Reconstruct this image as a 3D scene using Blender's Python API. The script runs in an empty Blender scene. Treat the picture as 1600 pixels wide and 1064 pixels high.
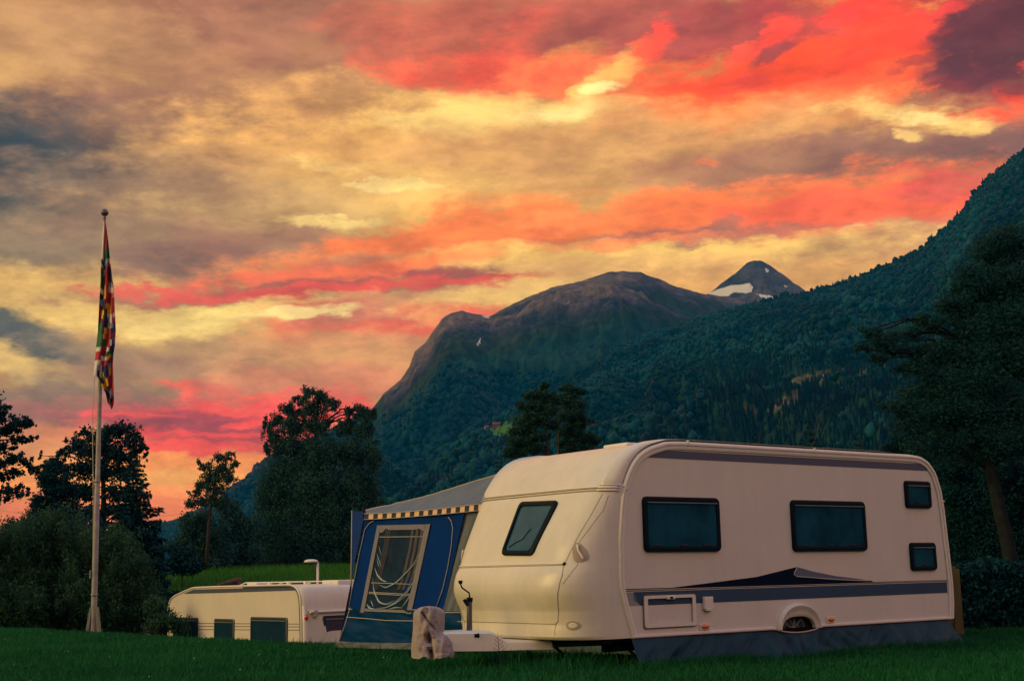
import bpy, bmesh, math, random
import numpy as np
from mathutils import Vector, Matrix
rad = math.radians
S = bpy.context.scene
COL = S.collection

# ------------------------------------------------------------------ camera
FPX, CZ = 2046.7, 1.13            # focal length in photo pixels (1600 wide), eye height
PITCH, ROLL = rad(10.059), rad(1.1505)
cp, sp_, cr, sr = math.cos(PITCH), math.sin(PITCH), math.cos(ROLL), math.sin(ROLL)
_Rx = np.array([[1, 0, 0], [0, cp, sp_], [0, -sp_, cp]])
_Ry = np.array([[cr, 0, -sr], [0, 1, 0], [sr, 0, cr]])
A3 = _Ry @ _Rx                    # world -> camera (x right, y forward, z up)
cam_d = bpy.data.cameras.new("camera")
cam = bpy.data.objects.new("camera", cam_d); COL.objects.link(cam)
cam_d.sensor_width = 36.0; cam_d.lens = 36.0 * FPX / 1600.0
cam_d.clip_start = 0.1; cam_d.clip_end = 30000.0
M = Matrix(((A3[0][0], A3[2][0], -A3[1][0]), (A3[0][1], A3[2][1], -A3[1][1]), (A3[0][2], A3[2][2], -A3[1][2]))).to_4x4()
M.translation = Vector((0, 0, CZ))
cam.matrix_world = M
S.camera = cam

def ray(u, v):
    q = np.array([(u - 800) / FPX, 1, -(v - 532) / FPX]); w = A3.T @ q
    return w / w[1]
def at(u, v, Y):
    r = ray(u, v); return (float(r[0] * Y), float(Y), float(CZ + r[2] * Y))

# ------------------------------------------------------------------ exposure
S.view_settings.view_transform = 'Standard'
S.view_settings.look = 'None'
S.view_settings.exposure = 0.0
S.view_settings.gamma = 1.0

# ------------------------------------------------------------------ sky
SUN_AZ, SUN_EL = -112.0, 20.0     # degrees, azimuth from +Y towards +X
SUN_E, SKY_GAIN = 2.5, 1.0
def lin(h):
    h = h.lstrip('#'); o = []
    for i in (0, 2, 4):
        c = int(h[i:i + 2], 16) / 255.0
        o.append(c / 12.92 if c <= 0.04045 else ((c + 0.055) / 1.055) ** 2.4)
    return (o[0], o[1], o[2], 1.0)

def make_world():
    w = bpy.data.worlds.new("World"); S.world = w; w.use_nodes = True
    nt = w.node_tree; N = nt.nodes; Lk = nt.links
    for n in list(N): N.remove(n)
    out = N.new('ShaderNodeOutputWorld'); bg = N.new('ShaderNodeBackground')
    Lk.new(bg.outputs[0], out.inputs[0])
    def node(t, **kw):
        n = N.new(t)
        for k, v in kw.items(): setattr(n, k, v)
        return n
    def put(sock, v):
        if hasattr(v, 'is_output') or isinstance(v, bpy.types.NodeSocket): Lk.new(v, sock)
        else: sock.default_value = v
    def math_(op, a, b=0.0, c=None, clamp=False):
        n = node('ShaderNodeMath', operation=op, use_clamp=clamp); put(n.inputs[0], a); put(n.inputs[1], b)
        if c is not None: put(n.inputs[2], c)
        return n.outputs[0]
    def vmath(op, a, b=None):
        n = node('ShaderNodeVectorMath', operation=op); put(n.inputs[0], a)
        if b is not None: put(n.inputs[1], b)
        return n.outputs[0]
    def mixc(f, a, b, mode='MIX'):
        n = node('ShaderNodeMix', data_type='RGBA', blend_type=mode); n.clamp_factor = True
        put(n.inputs[0], f); put(n.inputs[6], a); put(n.inputs[7], b); return n.outputs[2]
    def noise(vec, scale, detail, rough, dim='3D', dist=0.0):
        n = node('ShaderNodeTexNoise', noise_dimensions=dim); Lk.new(vec, n.inputs['Vector'])
        n.inputs['Scale'].default_value = scale; n.inputs['Detail'].default_value = detail
        n.inputs['Roughness'].default_value = rough; n.inputs['Distortion'].default_value = dist
        return n
    def ramp(f, lo, hi):
        n = node('ShaderNodeMapRange', interpolation_type='SMOOTHSTEP'); put(n.inputs[0], f)
        n.inputs[1].default_value = lo; n.inputs[2].default_value = hi; return n.outputs[0]
    tc = node('ShaderNodeTexCoord'); sx = node('ShaderNodeSeparateXYZ'); Lk.new(tc.outputs['Generated'], sx.inputs[0])
    az = math_('MULTIPLY', math_('ARCTAN2', sx.outputs[0], sx.outputs[1]), 57.2958)
    el = math_('MULTIPLY', math_('ARCSINE', sx.outputs[2]), 57.2958)
    cx = node('ShaderNodeCombineXYZ'); Lk.new(az, cx.inputs[0]); Lk.new(el, cx.inputs[1])
    P0 = cx.outputs[0]                                  # degrees of azimuth / elevation
    # stretched coordinate for cloud noise
    st = node('ShaderNodeMapping'); Lk.new(P0, st.inputs[0]); st.inputs['Scale'].default_value = (0.55, 1.25, 1)
    st.inputs['Rotation'].default_value = (0, 0, rad(-7))
    nA = noise(st.outputs[0], 0.16, 6, 0.58)            # big warp
    nB = noise(st.outputs[0], 0.75, 7, 0.62)            # wisps
    nC = noise(st.outputs[0], 0.34, 8, 0.60, dist=0.2)  # mask noise
    nD = noise(st.outputs[0], 1.9, 7, 0.64)
    wv = vmath('SUBTRACT', nA.outputs['Color'], (0.5, 0.5, 0.5)); wv = vmath('MULTIPLY', wv, (3.8, 2.1, 0.0))
    wv2 = vmath('SUBTRACT', nB.outputs['Color'], (0.5, 0.5, 0.5)); wv2 = vmath('MULTIPLY', wv2, (2.6, 1.5, 0.0))
    P = vmath('ADD', vmath('ADD', P0, wv), wv2)
    nz = math_('ADD', math_('MULTIPLY', math_('SUBTRACT', nC.outputs[0], 0.5), 1.0), math_('ADD', math_('MULTIPLY', math_('SUBTRACT', nB.outputs[0], 0.5), 0.95), math_('MULTIPLY', math_('SUBTRACT', nD.outputs[0], 0.5), 0.70)))
    # azimuth 0 elevation 0 in photo pixels, 0.028 deg per pixel
    def ae(x, y):
        r = ray(x, y); return math.degrees(math.atan2(r[0], r[1])), math.degrees(math.atan2(r[2], math.hypot(r[0], r[1])))
    K = 0.0273
    BL = SKY_BLOBS
    # high sky away from the sunset: dusk sky texture under added warm fill light
    sk = node('ShaderNodeTexSky', sky_type='NISHITA'); sk.sun_disc = False
    sk.sun_elevation = rad(3.0); sk.sun_rotation = rad(SUN_AZ)
    side = ramp(az, -40, 60)
    restc = mixc(side, RESTL, REST)
    duskc = mixc(0.85, vmath('MULTIPLY', sk.outputs[0], (0.06, 0.065, 0.07)), restc)
    duskc = vmath('MULTIPLY', duskc, mixc(ramp(nC.outputs[0], 0.35, 0.7), (1, 1, 1, 1), (0.7, 0.7, 0.75, 1)))
    tl = math_('ADD', el, math_('MULTIPLY', math_('SUBTRACT', nB.outputs[0], 0.5), 9.0))      # dark wooded valley sides all round
    duskc = mixc(ramp(tl, 11.0, 7.5), duskc, (0.012, 0.030, 0.036, 1))
    col = BASE
    for ib_, (x, y, rx, ry, rot, hexc, op, edge, k) in enumerate(BL):
        if ib_ % 5 == 4:      # chain the layers so the shader evaluates them one after another
            ma = node('ShaderNodeVectorMath', operation='MULTIPLY_ADD'); Lk.new(col, ma.inputs[0]); ma.inputs[1].default_value = (1e-6, 1e-6, 0); Lk.new(P, ma.inputs[2]); P = ma.outputs[0]
        a, e = ae(x, y)
        mp = node('ShaderNodeMapping', vector_type='TEXTURE'); Lk.new(P, mp.inputs[0])
        mp.inputs['Location'].default_value = (a, e, 0); mp.inputs['Rotation'].default_value = (0, 0, rad(rot))
        mp.inputs['Scale'].default_value = (rx * K * 1.6, ry * K * 1.6, 1)
        g = node('ShaderNodeTexGradient', gradient_type='SPHERICAL'); Lk.new(mp.outputs[0], g.inputs[0])
        gg = math_('MULTIPLY_ADD', nz, k, g.outputs['Fac'])
        m = math_('MULTIPLY', ramp(gg, 0.32 - edge * 1.3, 0.32 + edge * 1.3), math_('MINIMUM', math_('MULTIPLY', g.outputs['Fac'], 8.0), op))
        col = mixc(m, col, lin(hexc))
    # fine light and dark wisps everywhere
    wis = math_('ADD', math_('MULTIPLY', math_('SUBTRACT', nB.outputs[0], 0.5), 0.75), math_('MULTIPLY', math_('SUBTRACT', nC.outputs[0], 0.5), 0.5))
    f1 = math_('ADD', math_('ADD', 1.13, wis), math_('MULTIPLY', math_('SUBTRACT', nD.outputs[0], 0.5), 0.34))
    nE = noise(st.outputs[0], 0.46, 9, 0.62, dist=0.15)
    tint = mixc(ramp(nE.outputs[0], 0.30, 0.70), (0.76, 0.66, 0.68, 1), (1.22, 1.16, 1.06, 1))
    cv = node('ShaderNodeVectorMath', operation='SCALE'); Lk.new(vmath('MULTIPLY', col, tint), cv.inputs[0]); Lk.new(f1, cv.inputs['Scale'])
    col2 = vmath('MULTIPLY', cv.outputs[0], (1.41, 1.42, 1.06))
    # sunset cloud fills the part of the sky ahead, dusk elsewhere
    aza = math_('ABSOLUTE', math_('ADD', az, 6.0))
    fr = math_('MULTIPLY', math_('SUBTRACT', 1.0, ramp(aza, 30, 75)), math_('SUBTRACT', 1.0, ramp(el, 27, 52)))
    fin = mixc(fr, duskc, col2)
    fin = mixc(ramp(el, 42, 62), fin, ZEN)      # cool clear dusk overhead
    # below the horizon
    fin = mixc(ramp(el, -3.0, 0.0), (0.02, 0.03, 0.03, 1), fin)
    Lk.new(fin, bg.inputs[0]); bg.inputs[1].default_value = SKY_GAIN
    w.cycles.sampling_method = 'MANUAL'; w.cycles.sample_map_resolution = 512

BASE = lin('#D69C64')
ZEN = (0.14, 0.46, 0.82, 1)
REST = (1.55, 0.80, 0.56, 1); RESTL = (0.88, 0.52, 0.22, 1)
# (x, y, rx, ry in photo pixels, tilt deg, colour, opacity, edge softness, noise)
SKY_BLOBS = [
 (800, 250, 900, 170, 0, '#DDA462', .9, .30, .5),
 (150, 120, 330, 90, 0, '#C8986A', .9, .28, .7),
 (600, 60, 420, 110, 0, '#AE755C', .9, .28, .6),
 (330, 195, 360, 70, 4, '#97675A', .92, .25, .8),
 (380, 30, 260, 50, 0, '#9C6658', .85, .25, .8),
 (60, 20, 160, 50, 0, '#B98A66', .6, .25, .8),
 (120, 270, 300, 80, 3, '#7A5A52', .85, .30, .7),
 (0, 255, 200, 86, 0, '#3C3E4A', .95, .30, .6),
 (0, 360, 190, 66, 0, '#4E4E54', .85, .28, .7),
 (200, 370, 260, 50, 0, '#9B7A62', .7, .28, .7),
 (680, 240, 380, 90, 0, '#EAAE68', .85, .28, .7),
 (760, 188, 190, 22, 4, '#F8D486', .8, .28, .9), (1000, 190, 170, 24, 0, '#F0B86C', .6, .3, .9),
 (620, 300, 200, 38, 0, '#F0C072', .75, .28, .9),
 (560, 345, 290, 26, -3, '#F2C672', .75, .28, .9),
 (470, 150, 120, 26, 0, '#C8905F', .5, .25, .9),
 (300, 310, 240, 60, 0, '#A67F66', .65, .30, .8),
 (120, 60, 160, 40, 0, '#B08062', .6, .30, .8),
 # left lower
 (90, 470, 280, 44, -4, '#E8B768', .85, .28, .9),
 (250, 480, 220, 30, 0, '#F0C678', .8, .25, .9),
 (60, 560, 200, 36, 0, '#E0B168', .8, .28, .9),
 (30, 525, 130, 32, -24, '#4C4C54', .92, .20, .9), (180, 560, 110, 26, -10, '#85756A', .7, .22, .9), (30, 575, 110, 22, -20, '#F0C67C', .85, .22, .9), (110, 590, 60, 16, 0, '#E8BC78', .7, .24, .9),
 (250, 540, 150, 30, 0, '#B08868', .7, .25, .9),
 (120, 640, 260, 50, 0, '#86665F', .9, .28, .8),
 (330, 580, 200, 30, 0, '#B5826A', .7, .25, .8),
 # centre cloud with lit underside
 (320, 405, 110, 46, 0, '#8A6259', .9, .18, .9),
 (450, 385, 160, 44, -4, '#A3705F', .85, .22, .8),
 (600, 400, 260, 34, 8, '#E88A50', .75, .25, .9),
 (700, 383, 240, 50, 10, '#F87A3C', .9, .22, .9),
 (560, 430, 240, 20, 4, '#EE6A48', .9, .20, 1.0),
 (480, 458, 320, 16, 3, '#A0584E', .85, .20, .9),
 (740, 425, 120, 24, 6, '#A04C4A', .9, .18, .9),
 (330, 460, 160, 10, 0, '#E8584A', .9, .20, .9),
 (640, 448, 220, 9, 4, '#E9503F', .8, .20, .9),
 (470, 490, 240, 20, 4, '#FAD884', .9, .25, .9),
 (380, 515, 200, 14, 0, '#E8C078', .7, .22, .9),
 (590, 505, 190, 34, 3, '#EC6248', .95, .20, .9),
 (640, 470, 120, 14, 4, '#C47A60', .7, .22, .8),
 (540, 500, 90, 14, 6, '#C08068', .6, .22, .8),
 (560, 560, 190, 34, 0, '#DE9A6A', .8, .25, .8),
 (520, 600, 200, 24, 0, '#D88264', .8, .25, .8),
 # horizon glow on the left
 (330, 715, 330, 70, 0, '#F07050', .9, .28, .8),
 (200, 660, 200, 26, 0, '#96605F', .85, .24, .8),
 (370, 650, 220, 22, 3, '#F65050', .95, .20, 1.0),
 (300, 690, 260, 16, 0, '#F24A48', .95, .20, 1.0),
 (330, 672, 160, 11, 0, '#94404E', .8, .20, 1.0),
 (340, 702, 150, 9, 0, '#A8424C', .8, .20, 1.0),
 (430, 620, 120, 14, 6, '#F0645A', .7, .22, 1.0),
 (290, 605, 60, 12, 0, '#E0645A', .7, .22, 1.0),
 (200, 745, 330, 34, 0, '#FC9A50', .95, .28, .6),
 (250, 758, 140, 16, 0, '#F6AE5C', .8, .25, .7),
 (150, 805, 380, 34, 0, '#F58256', .95, .28, .6),
 (60, 700, 110, 26, 0, '#D9905F', .8, .25, .8),
 # upper middle and right red clouds
 (900, 50, 300, 80, 0, '#B95E50', .9, .25, .8),
 (690, 110, 110, 34, 0, '#E0604A', .8, .22, .9), (640, 50, 120, 40, 0, '#B4604F', .8, .25, .8),
 (820, 112, 150, 36, 0, '#EE553E', .85, .24, 1.0), (770, 40, 160, 34, 0, '#B85A4C', .7, .25, .8),
 (1000, 25, 200, 40, 0, '#AE5650', .85, .24, .8),
 (1040, 130, 230, 50, 0, '#F07A48', .8, .24, 1.0),
 (1330, 90, 330, 100, 10, '#FA5026', .97, .24, .9),
 (1260, 120, 180, 44, 6, '#FF5020', .95, .22, 1.0),
 (1500, 160, 230, 34, -12, '#FF4424', .97, .20, 1.0),
 (1130, 45, 170, 32, 0, '#9E4548', .9, .22, .9),
 (1240, 30, 90, 26, -20, '#A84046', .7, .22, .9),
 (1560, 40, 150, 62, -12, '#522836', .95, .20, .8),
 (1470, 110, 60, 34, -60, '#8A3A40', .8, .20, .9),
 (1200, 175, 240, 30, 0, '#F58C4C', .85, .25, .9),
 (905, 150, 50, 14, 40, '#F4C476', .6, .38, 1.2), (950, 120, 50, 14, 20, '#F4BC6C', .6, .38, 1.2), (990, 92, 40, 14, 40, '#EFAE62', .6, .38, 1.2), (905, 75, 40, 14, 10, '#E8A05C', .6, .38, 1.2),
 (850, 182, 120, 18, 4, '#FBDC8C', .7, .34, 1.0),
 (700, 165, 150, 16, 0, '#F0BC74', .6, .25, .9),
 (1025, 58, 34, 20, 50, '#F24A3A', .8, .22, 1.0),
 (1180, 78, 44, 10, 8, '#EE5040', .8, .22, 1.0),
 (1225, 62, 34, 22, 40, '#F64A38', .85, .22, 1.0),
 (1330, 22, 60, 14, 10, '#F44038', .8, .22, 1.0),
 (1450, 8, 50, 9, 10, '#E83E3C', .8, .22, 1.0),
 (1385, 60, 70, 34, 20, '#FF4A30', .85, .24, 1.0),
 (1330, 130, 120, 20, 8, '#FF6A3A', .6, .28, 1.0),
 (1478, 92, 26, 30, 30, '#60303E', .9, .22, 1.0),
 (1415, 98, 34, 10, 20, '#A03A3C', .7, .24, 1.0),
 (1475, 122, 44, 14, 20, '#74323E', .85, .22, 1.0),
 (1500, 142, 50, 12, -30, '#88363E', .7, .22, 1.0),
 (1452, 158, 44, 12, -10, '#8A4448', .8, .22, 1.0),
 (1560, 125, 50, 24, -10, '#6A2E3C', .8, .22, 1.0),
 (1595, 95, 16, 14, 0, '#E84040', .8, .2, 1.0),
 (1215, 82, 40, 10, 20, '#96454A', .8, .24, 1.0),
 (1170, 122, 36, 14, 0, '#E8483C', .6, .26, 1.0),
 (800, 60, 70, 26, 30, '#DE5848', .6, .3, 1.2),
 (870, 45, 60, 18, 0, '#9C5048', .7, .28, 1.2),
 (880, 100, 70, 18, 20, '#F46A46', .6, .3, 1.2),
 (860, 184, 56, 9, 4, '#FFE6A4', .8, .26, 1.0),
 (935, 140, 26, 8, 10, '#FFE6A4', .8, .26, 1.0),
 # grey tan cloud bank
 (1050, 235, 400, 56, 0, '#D29A66', .9, .28, .7),
 (1210, 260, 200, 36, 0, '#AC745F', .85, .25, .8),
 (1450, 245, 230, 44, 0, '#95645A', .95, .24, .8),
 (1550, 225, 110, 24, 0, '#7E5254', .8, .22, .8),
 (1405, 178, 80, 14, -8, '#F4C87C', .75, .36, 1.2),
 (1480, 193, 46, 9, -6, '#F8D080', .7, .36, 1.2), (1412, 214, 18, 9, 0, '#EFC27E', .8, .2, .8),
 (1110, 250, 20, 8, 0, '#E87A50', .6, .2, .6),
 # lower right lit band
 (960, 345, 270, 38, 4, '#F8803E', .9, .22, .9),
 (1230, 322, 330, 40, 2, '#FF7C40', .92, .22, .9),
 (1370, 330, 220, 24, -3, '#FA6440', .9, .20, 1.0),
 (1490, 285, 70, 20, 0, '#D95550', .85, .20, .9),
 (1080, 362, 200, 12, 0, '#A4685C', .8, .22, .9),
 (1300, 385, 260, 24, 2, '#C0826A', .9, .25, .8),
 (1000, 394, 360, 22, 0, '#F4C670', .9, .28, .8),
 (1260, 425, 220, 30, 0, '#E8AC66', .85, .28, .7),
 (800, 455, 170, 16, 8, '#EFC076', .85, .25, .8),
 (680, 500, 40, 14, 0, '#E8A468', .5, .25, .8),
 (960, 410, 200, 12, 0, '#E8B070', .7, .25, .8),
 (455, 494, 80, 9, 6, '#FFE49C', .85, .24, 1.0),
 (300, 506, 90, 9, 0, '#F8D488', .7, .26, 1.0),
 (620, 290, 60, 8, -4, '#FCDC94', .7, .26, 1.0),
 (500, 336, 90, 8, 0, '#FAD68C', .75, .26, 1.0),
 (520, 256, 60, 8, 0, '#F2C880', .6, .28, 1.0),
 (1445, 182, 34, 9, -4, '#FFE6A0', .8, .26, 1.0),
 (265, 600, 26, 7, -6, '#F46A54', .8, .2, .8),
 (290, 612, 18, 6, 0, '#FA6450', .8, .2, .8),
 (400, 617, 34, 6, 0, '#FF6650', .85, .22, .9),
 (350, 640, 60, 8, 4, '#FF5A4E', .8, .22, 1.0),
 (300, 655, 90, 7, -3, '#A04452', .7, .22, 1.0),
 (420, 665, 70, 8, 3, '#FF4E4A', .8, .22, 1.0),
 (270, 705, 120, 7, 0, '#FF4A46', .8, .22, 1.0),
 (550, 405, 80, 12, 8, '#B8705C', .6, .25, 1.0),
 (640, 412, 130, 12, 8, '#FF7A44', .7, .25, 1.0),
 (520, 452, 60, 6, 0, '#F4584A', .7, .22, .9),
 (1110, 356, 50, 12, 20, '#9C625A', .8, .22, 1.0),
 (1000, 372, 120, 8, 3, '#FF7A4A', .6, .26, 1.0),
 (900, 335, 70, 10, 4, '#FF8E50', .7, .26, 1.0),
 (1410, 270, 40, 8, 0, '#E86850', .7, .24, 1.0),
 (1330, 300, 90, 12, 0, '#FF6248', .6, .26, 1.0),
]
make_world()

sun_d = bpy.data.lights.new("sun", 'SUN'); sun = bpy.data.objects.new("sun", sun_d); COL.objects.link(sun)
sun_d.energy = SUN_E; sun_d.angle = rad(35.0); sun_d.color = (1.0, 0.67, 0.22)
sd_ = Vector((math.sin(rad(SUN_AZ)) * math.cos(rad(SUN_EL)), math.cos(rad(SUN_AZ)) * math.cos(rad(SUN_EL)), math.sin(rad(SUN_EL))))
sun.rotation_euler = sd_.to_track_quat('Z', 'Y').to_euler(); sun.location = (0, 0, 60)

# ------------------------------------------------------------------ helpers
def tag(o, label=None, cat=None, group=None, kind=None):
    if label: o['label'] = label
    if cat: o['category'] = cat
    if group: o['group'] = group
    if kind: o['kind'] = kind
    return o
def thing(name, label, cat, loc=(0, 0, 0), rotz=0.0, group=None):
    o = bpy.data.objects.new(name, None); COL.objects.link(o); o.location = loc; o.rotation_euler = (0, 0, rotz)
    return tag(o, label, cat, group)
def obj(name, verts, faces, mat, parent=None, smooth=False, midx=None, attr=None):
    me = bpy.data.meshes.new(name); me.from_pydata([tuple(map(float, v)) for v in verts], [], [tuple(map(int, f)) for f in faces]); me.update()
    mats = mat if isinstance(mat, (list, tuple)) else [mat]
    for m in mats: me.materials.append(m)
    if midx is not None: me.polygons.foreach_set('material_index', np.asarray(midx, dtype=np.int32))
    if smooth: me.polygons.foreach_set('use_smooth', np.ones(len(me.polygons), dtype=bool))
    if attr is not None:
        a = me.attributes.new('v', 'FLOAT', 'POINT'); a.data.foreach_set('value', np.asarray(attr, dtype=np.float32))
    o = bpy.data.objects.new(name, me); COL.objects.link(o)
    if parent: o.parent = parent
    return o
def big(name, V, F, mat, parent=None, smooth=False, attr=None, midx=None):
    V = np.asarray(V, dtype=np.float32); F = np.asarray(F, dtype=np.int32); k = F.shape[1]
    me = bpy.data.meshes.new(name); me.vertices.add(len(V)); me.vertices.foreach_set('co', V.ravel())
    me.loops.add(F.size); me.loops.foreach_set('vertex_index', F.ravel())
    me.polygons.add(len(F)); me.polygons.foreach_set('loop_start', np.arange(0, F.size, k, dtype=np.int32))
    mats = mat if isinstance(mat, (list, tuple)) else [mat]
    for m in mats: me.materials.append(m)
    if midx is not None: me.polygons.foreach_set('material_index', np.asarray(midx, dtype=np.int32))
    if smooth: me.polygons.foreach_set('use_smooth', np.ones(len(F), dtype=bool))
    me.update(calc_edges=True)
    if attr is not None:
        a = me.attributes.new('v', 'FLOAT', 'POINT'); a.data.foreach_set('value', np.asarray(attr, dtype=np.float32))
    o = bpy.data.objects.new(name, me); COL.objects.link(o)
    if parent: o.parent = parent
    return o
class G:
    """collects geometry for one mesh"""
    def __init__(s): s.v = []; s.f = []; s.m = []
    def add(s, v, f, m=0):
        b = len(s.v); s.v += [tuple(p) for p in v]; s.f += [tuple(i + b for i in q) for q in f]; s.m += [m] * len(f); return s
    def box(s, x0, x1, y0, y1, z0, z1, m=0, bev=0.0):
        if bev <= 0:
            v = [(x, y, z) for z in (z0, z1) for y in (y0, y1) for x in (x0, x1)]
            return s.add(v, [(0, 2, 3, 1), (4, 5, 7, 6), (0, 1, 5, 4), (1, 3, 7, 5), (3, 2, 6, 7), (2, 0, 4, 6)], m)
        bm = bmesh.new(); bmesh.ops.create_cube(bm, size=1)
        for p in bm.verts: p.co = ((x0 + x1) / 2 + p.co.x * (x1 - x0), (y0 + y1) / 2 + p.co.y * (y1 - y0), (z0 + z1) / 2 + p.co.z * (z1 - z0))
        bmesh.ops.bevel(bm, geom=bm.edges[:], offset=bev, segments=3, profile=.6, affect='EDGES')
        bm.verts.index_update(); s.add([p.co[:] for p in bm.verts], [[q.index for q in f.verts] for f in bm.faces], m); bm.free(); return s
    def tube(s, pts, r, n=8, m=0, caps=True):
        pts = [Vector(p) for p in pts]; rs = r if isinstance(r, (list, tuple)) else [r] * len(pts)
        T = []
        for i in range(len(pts)):
            t = pts[min(i + 1, len(pts) - 1)] - pts[max(i - 1, 0)]; T.append(t.normalized() if t.length > 1e-9 else Vector((0, 0, 1)))
        up = Vector((0, 0, 1)) if abs(T[0].z) < .9 else Vector((1, 0, 0)); nn = T[0].cross(up).normalized(); V = []
        for p, t, q in zip(pts, T, rs):
            nn = (nn - t * nn.dot(t)); nn = nn.normalized() if nn.length > 1e-6 else t.orthogonal().normalized(); b = t.cross(nn)
            for k in range(n):
                a = 2 * math.pi * k / n; V.append((p + (nn * math.cos(a) + b * math.sin(a)) * q)[:])
        F = [(i * n + k, i * n + (k + 1) % n, (i + 1) * n + (k + 1) % n, (i + 1) * n + k) for i in range(len(pts) - 1) for k in range(n)]
        if caps: F += [tuple(range(n - 1, -1, -1)), tuple((len(pts) - 1) * n + k for k in range(n))]
        return s.add(V, F, m)
    def lathe(s, prof, c=(0, 0, 0), n=24, m=0, axis='z'):
        V = []
        for r, z in prof:
            for k in range(n):
                a = 2 * math.pi * k / n; x, y = r * math.cos(a), r * math.sin(a)
                V.append((c[0] + x, c[1] + y, c[2] + z) if axis == 'z' else ((c[0] + x, c[1] + z, c[2] + y) if axis == 'y' else (c[0] + z, c[1] + x, c[2] + y)))
        F = [(i * n + k, i * n + (k + 1) % n, (i + 1) * n + (k + 1) % n, (i + 1) * n + k) for i in range(len(prof) - 1) for k in range(n)]
        return s.add(V, F, m)
    def prism(s, poly, fn, d0, d1, m=0):
        """poly of 2D points, fn(a, b, d) -> 3D; a solid from depth d0 to d1"""
        n = len(poly); V = [fn(a, b, d0) for a, b in poly] + [fn(a, b, d1) for a, b in poly]
        F = [tuple(range(n)), tuple(range(2 * n - 1, n - 1, -1))] + [(k, k + n, (k + 1) % n + n, (k + 1) % n) for k in range(n)]
        return s.add(V, F, m)
    def build(s, name, mat, parent=None, smooth=False, angle=None):
        o = obj(name, s.v, s.f, mat, parent, smooth, s.m if isinstance(mat, (list, tuple)) else None)
        bm = bmesh.new(); bm.from_mesh(o.data); bmesh.ops.recalc_face_normals(bm, faces=bm.faces[:]); bm.to_mesh(o.data); bm.free()
        if angle: o.data.set_sharp_from_angle(angle=rad(angle))
        return o
def rrect(x0, x1, y0, y1, r, n=5):
    P = []
    for cx, cy, a0 in ((x1 - r, y1 - r, 0), (x0 + r, y1 - r, 90), (x0 + r, y0 + r, 180), (x1 - r, y0 + r, 270)):
        for i in range(n + 1):
            a = rad(a0 + 90 * i / n); P.append((cx + r * math.cos(a), cy + r * math.sin(a)))
    return P
def rpoly(pts, r, n=4):
    """round the corners of a polygon"""
    out = []; m = len(pts)
    for i in range(m):
        p = Vector(pts[i]); a = Vector(pts[i - 1]); b = Vector(pts[(i + 1) % m])
        da = (a - p); db = (b - p); ra = min(r, da.length * .45); rb = min(r, db.length * .45)
        s0 = p + da.normalized() * ra; s1 = p + db.normalized() * rb
        for k in range(n + 1):
            t = k / n; out.append(tuple(s0 * (1 - t) ** 2 + p * 2 * t * (1 - t) + s1 * t * t))
    return out

# ---- numpy value noise
def _h(ix, iy, iz, seed):
    with np.errstate(over='ignore'):
        n = (ix.astype(np.uint32) * np.uint32(374761393) + iy.astype(np.uint32) * np.uint32(668265263) + iz.astype(np.uint32) * np.uint32(2147483647 & 1274126177) + np.uint32(seed * 69069 + 7))
        n = (n ^ (n >> np.uint32(13))) * np.uint32(1274126177); n = n ^ (n >> np.uint32(16))
    return (n & np.uint32(0xffffff)).astype(np.float64) / float(0xffffff)
def vnoise(x, y, z=None, seed=0):
    x = np.asarray(x, float); y = np.asarray(y, float); z = np.zeros_like(x) if z is None else np.asarray(z, float)
    xi, yi, zi = np.floor(x), np.floor(y), np.floor(z); fx, fy, fz = x - xi, y - yi, z - zi
    xi, yi, zi = xi.astype(np.int64), yi.astype(np.int64), zi.astype(np.int64)
    fx, fy, fz = [f * f * (3 - 2 * f) for f in (fx, fy, fz)]
    def c(a, b, d): return _h(xi + a, yi + b, zi + d, seed)
    l = lambda a, b, t: a + (b - a) * t
    return l(l(l(c(0, 0, 0), c(1, 0, 0), fx), l(c(0, 1, 0), c(1, 1, 0), fx), fy), l(l(c(0, 0, 1), c(1, 0, 1), fx), l(c(0, 1, 1), c(1, 1, 1), fx), fy), fz)
def fbm(x, y, z=None, oct=5, seed=0, gain=.5):
    a, s, t = 1.0, 0.0, 0.0
    z = np.zeros_like(np.asarray(x, float)) if z is None else z
    for i in range(oct):
        f = 2.03 ** i; s = s + a * (vnoise(np.asarray(x) * f + 17 * i, np.asarray(y) * f - 9 * i, z * f, seed + i) * 2 - 1); t += a; a *= gain
    return s / t
def inpoly(px, py, poly):
    px = np.asarray(px); py = np.asarray(py); c = np.zeros(px.shape, bool); n = len(poly); j = n - 1
    for i in range(n):
        xi, yi = poly[i]; xj, yj = poly[j]
        m = ((yi > py) != (yj > py)) & (px < (xj - xi) * (py - yi) / ((yj - yi) or 1e-9) + xi); c ^= m; j = i
    return c
def topx(X, Y, Z):
    d = np.stack([X, Y, np.asarray(Z) - CZ], -1) @ A3.T
    return 800 + FPX * d[..., 0] / d[..., 1], 532 - FPX * d[..., 2] / d[..., 1]

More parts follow.
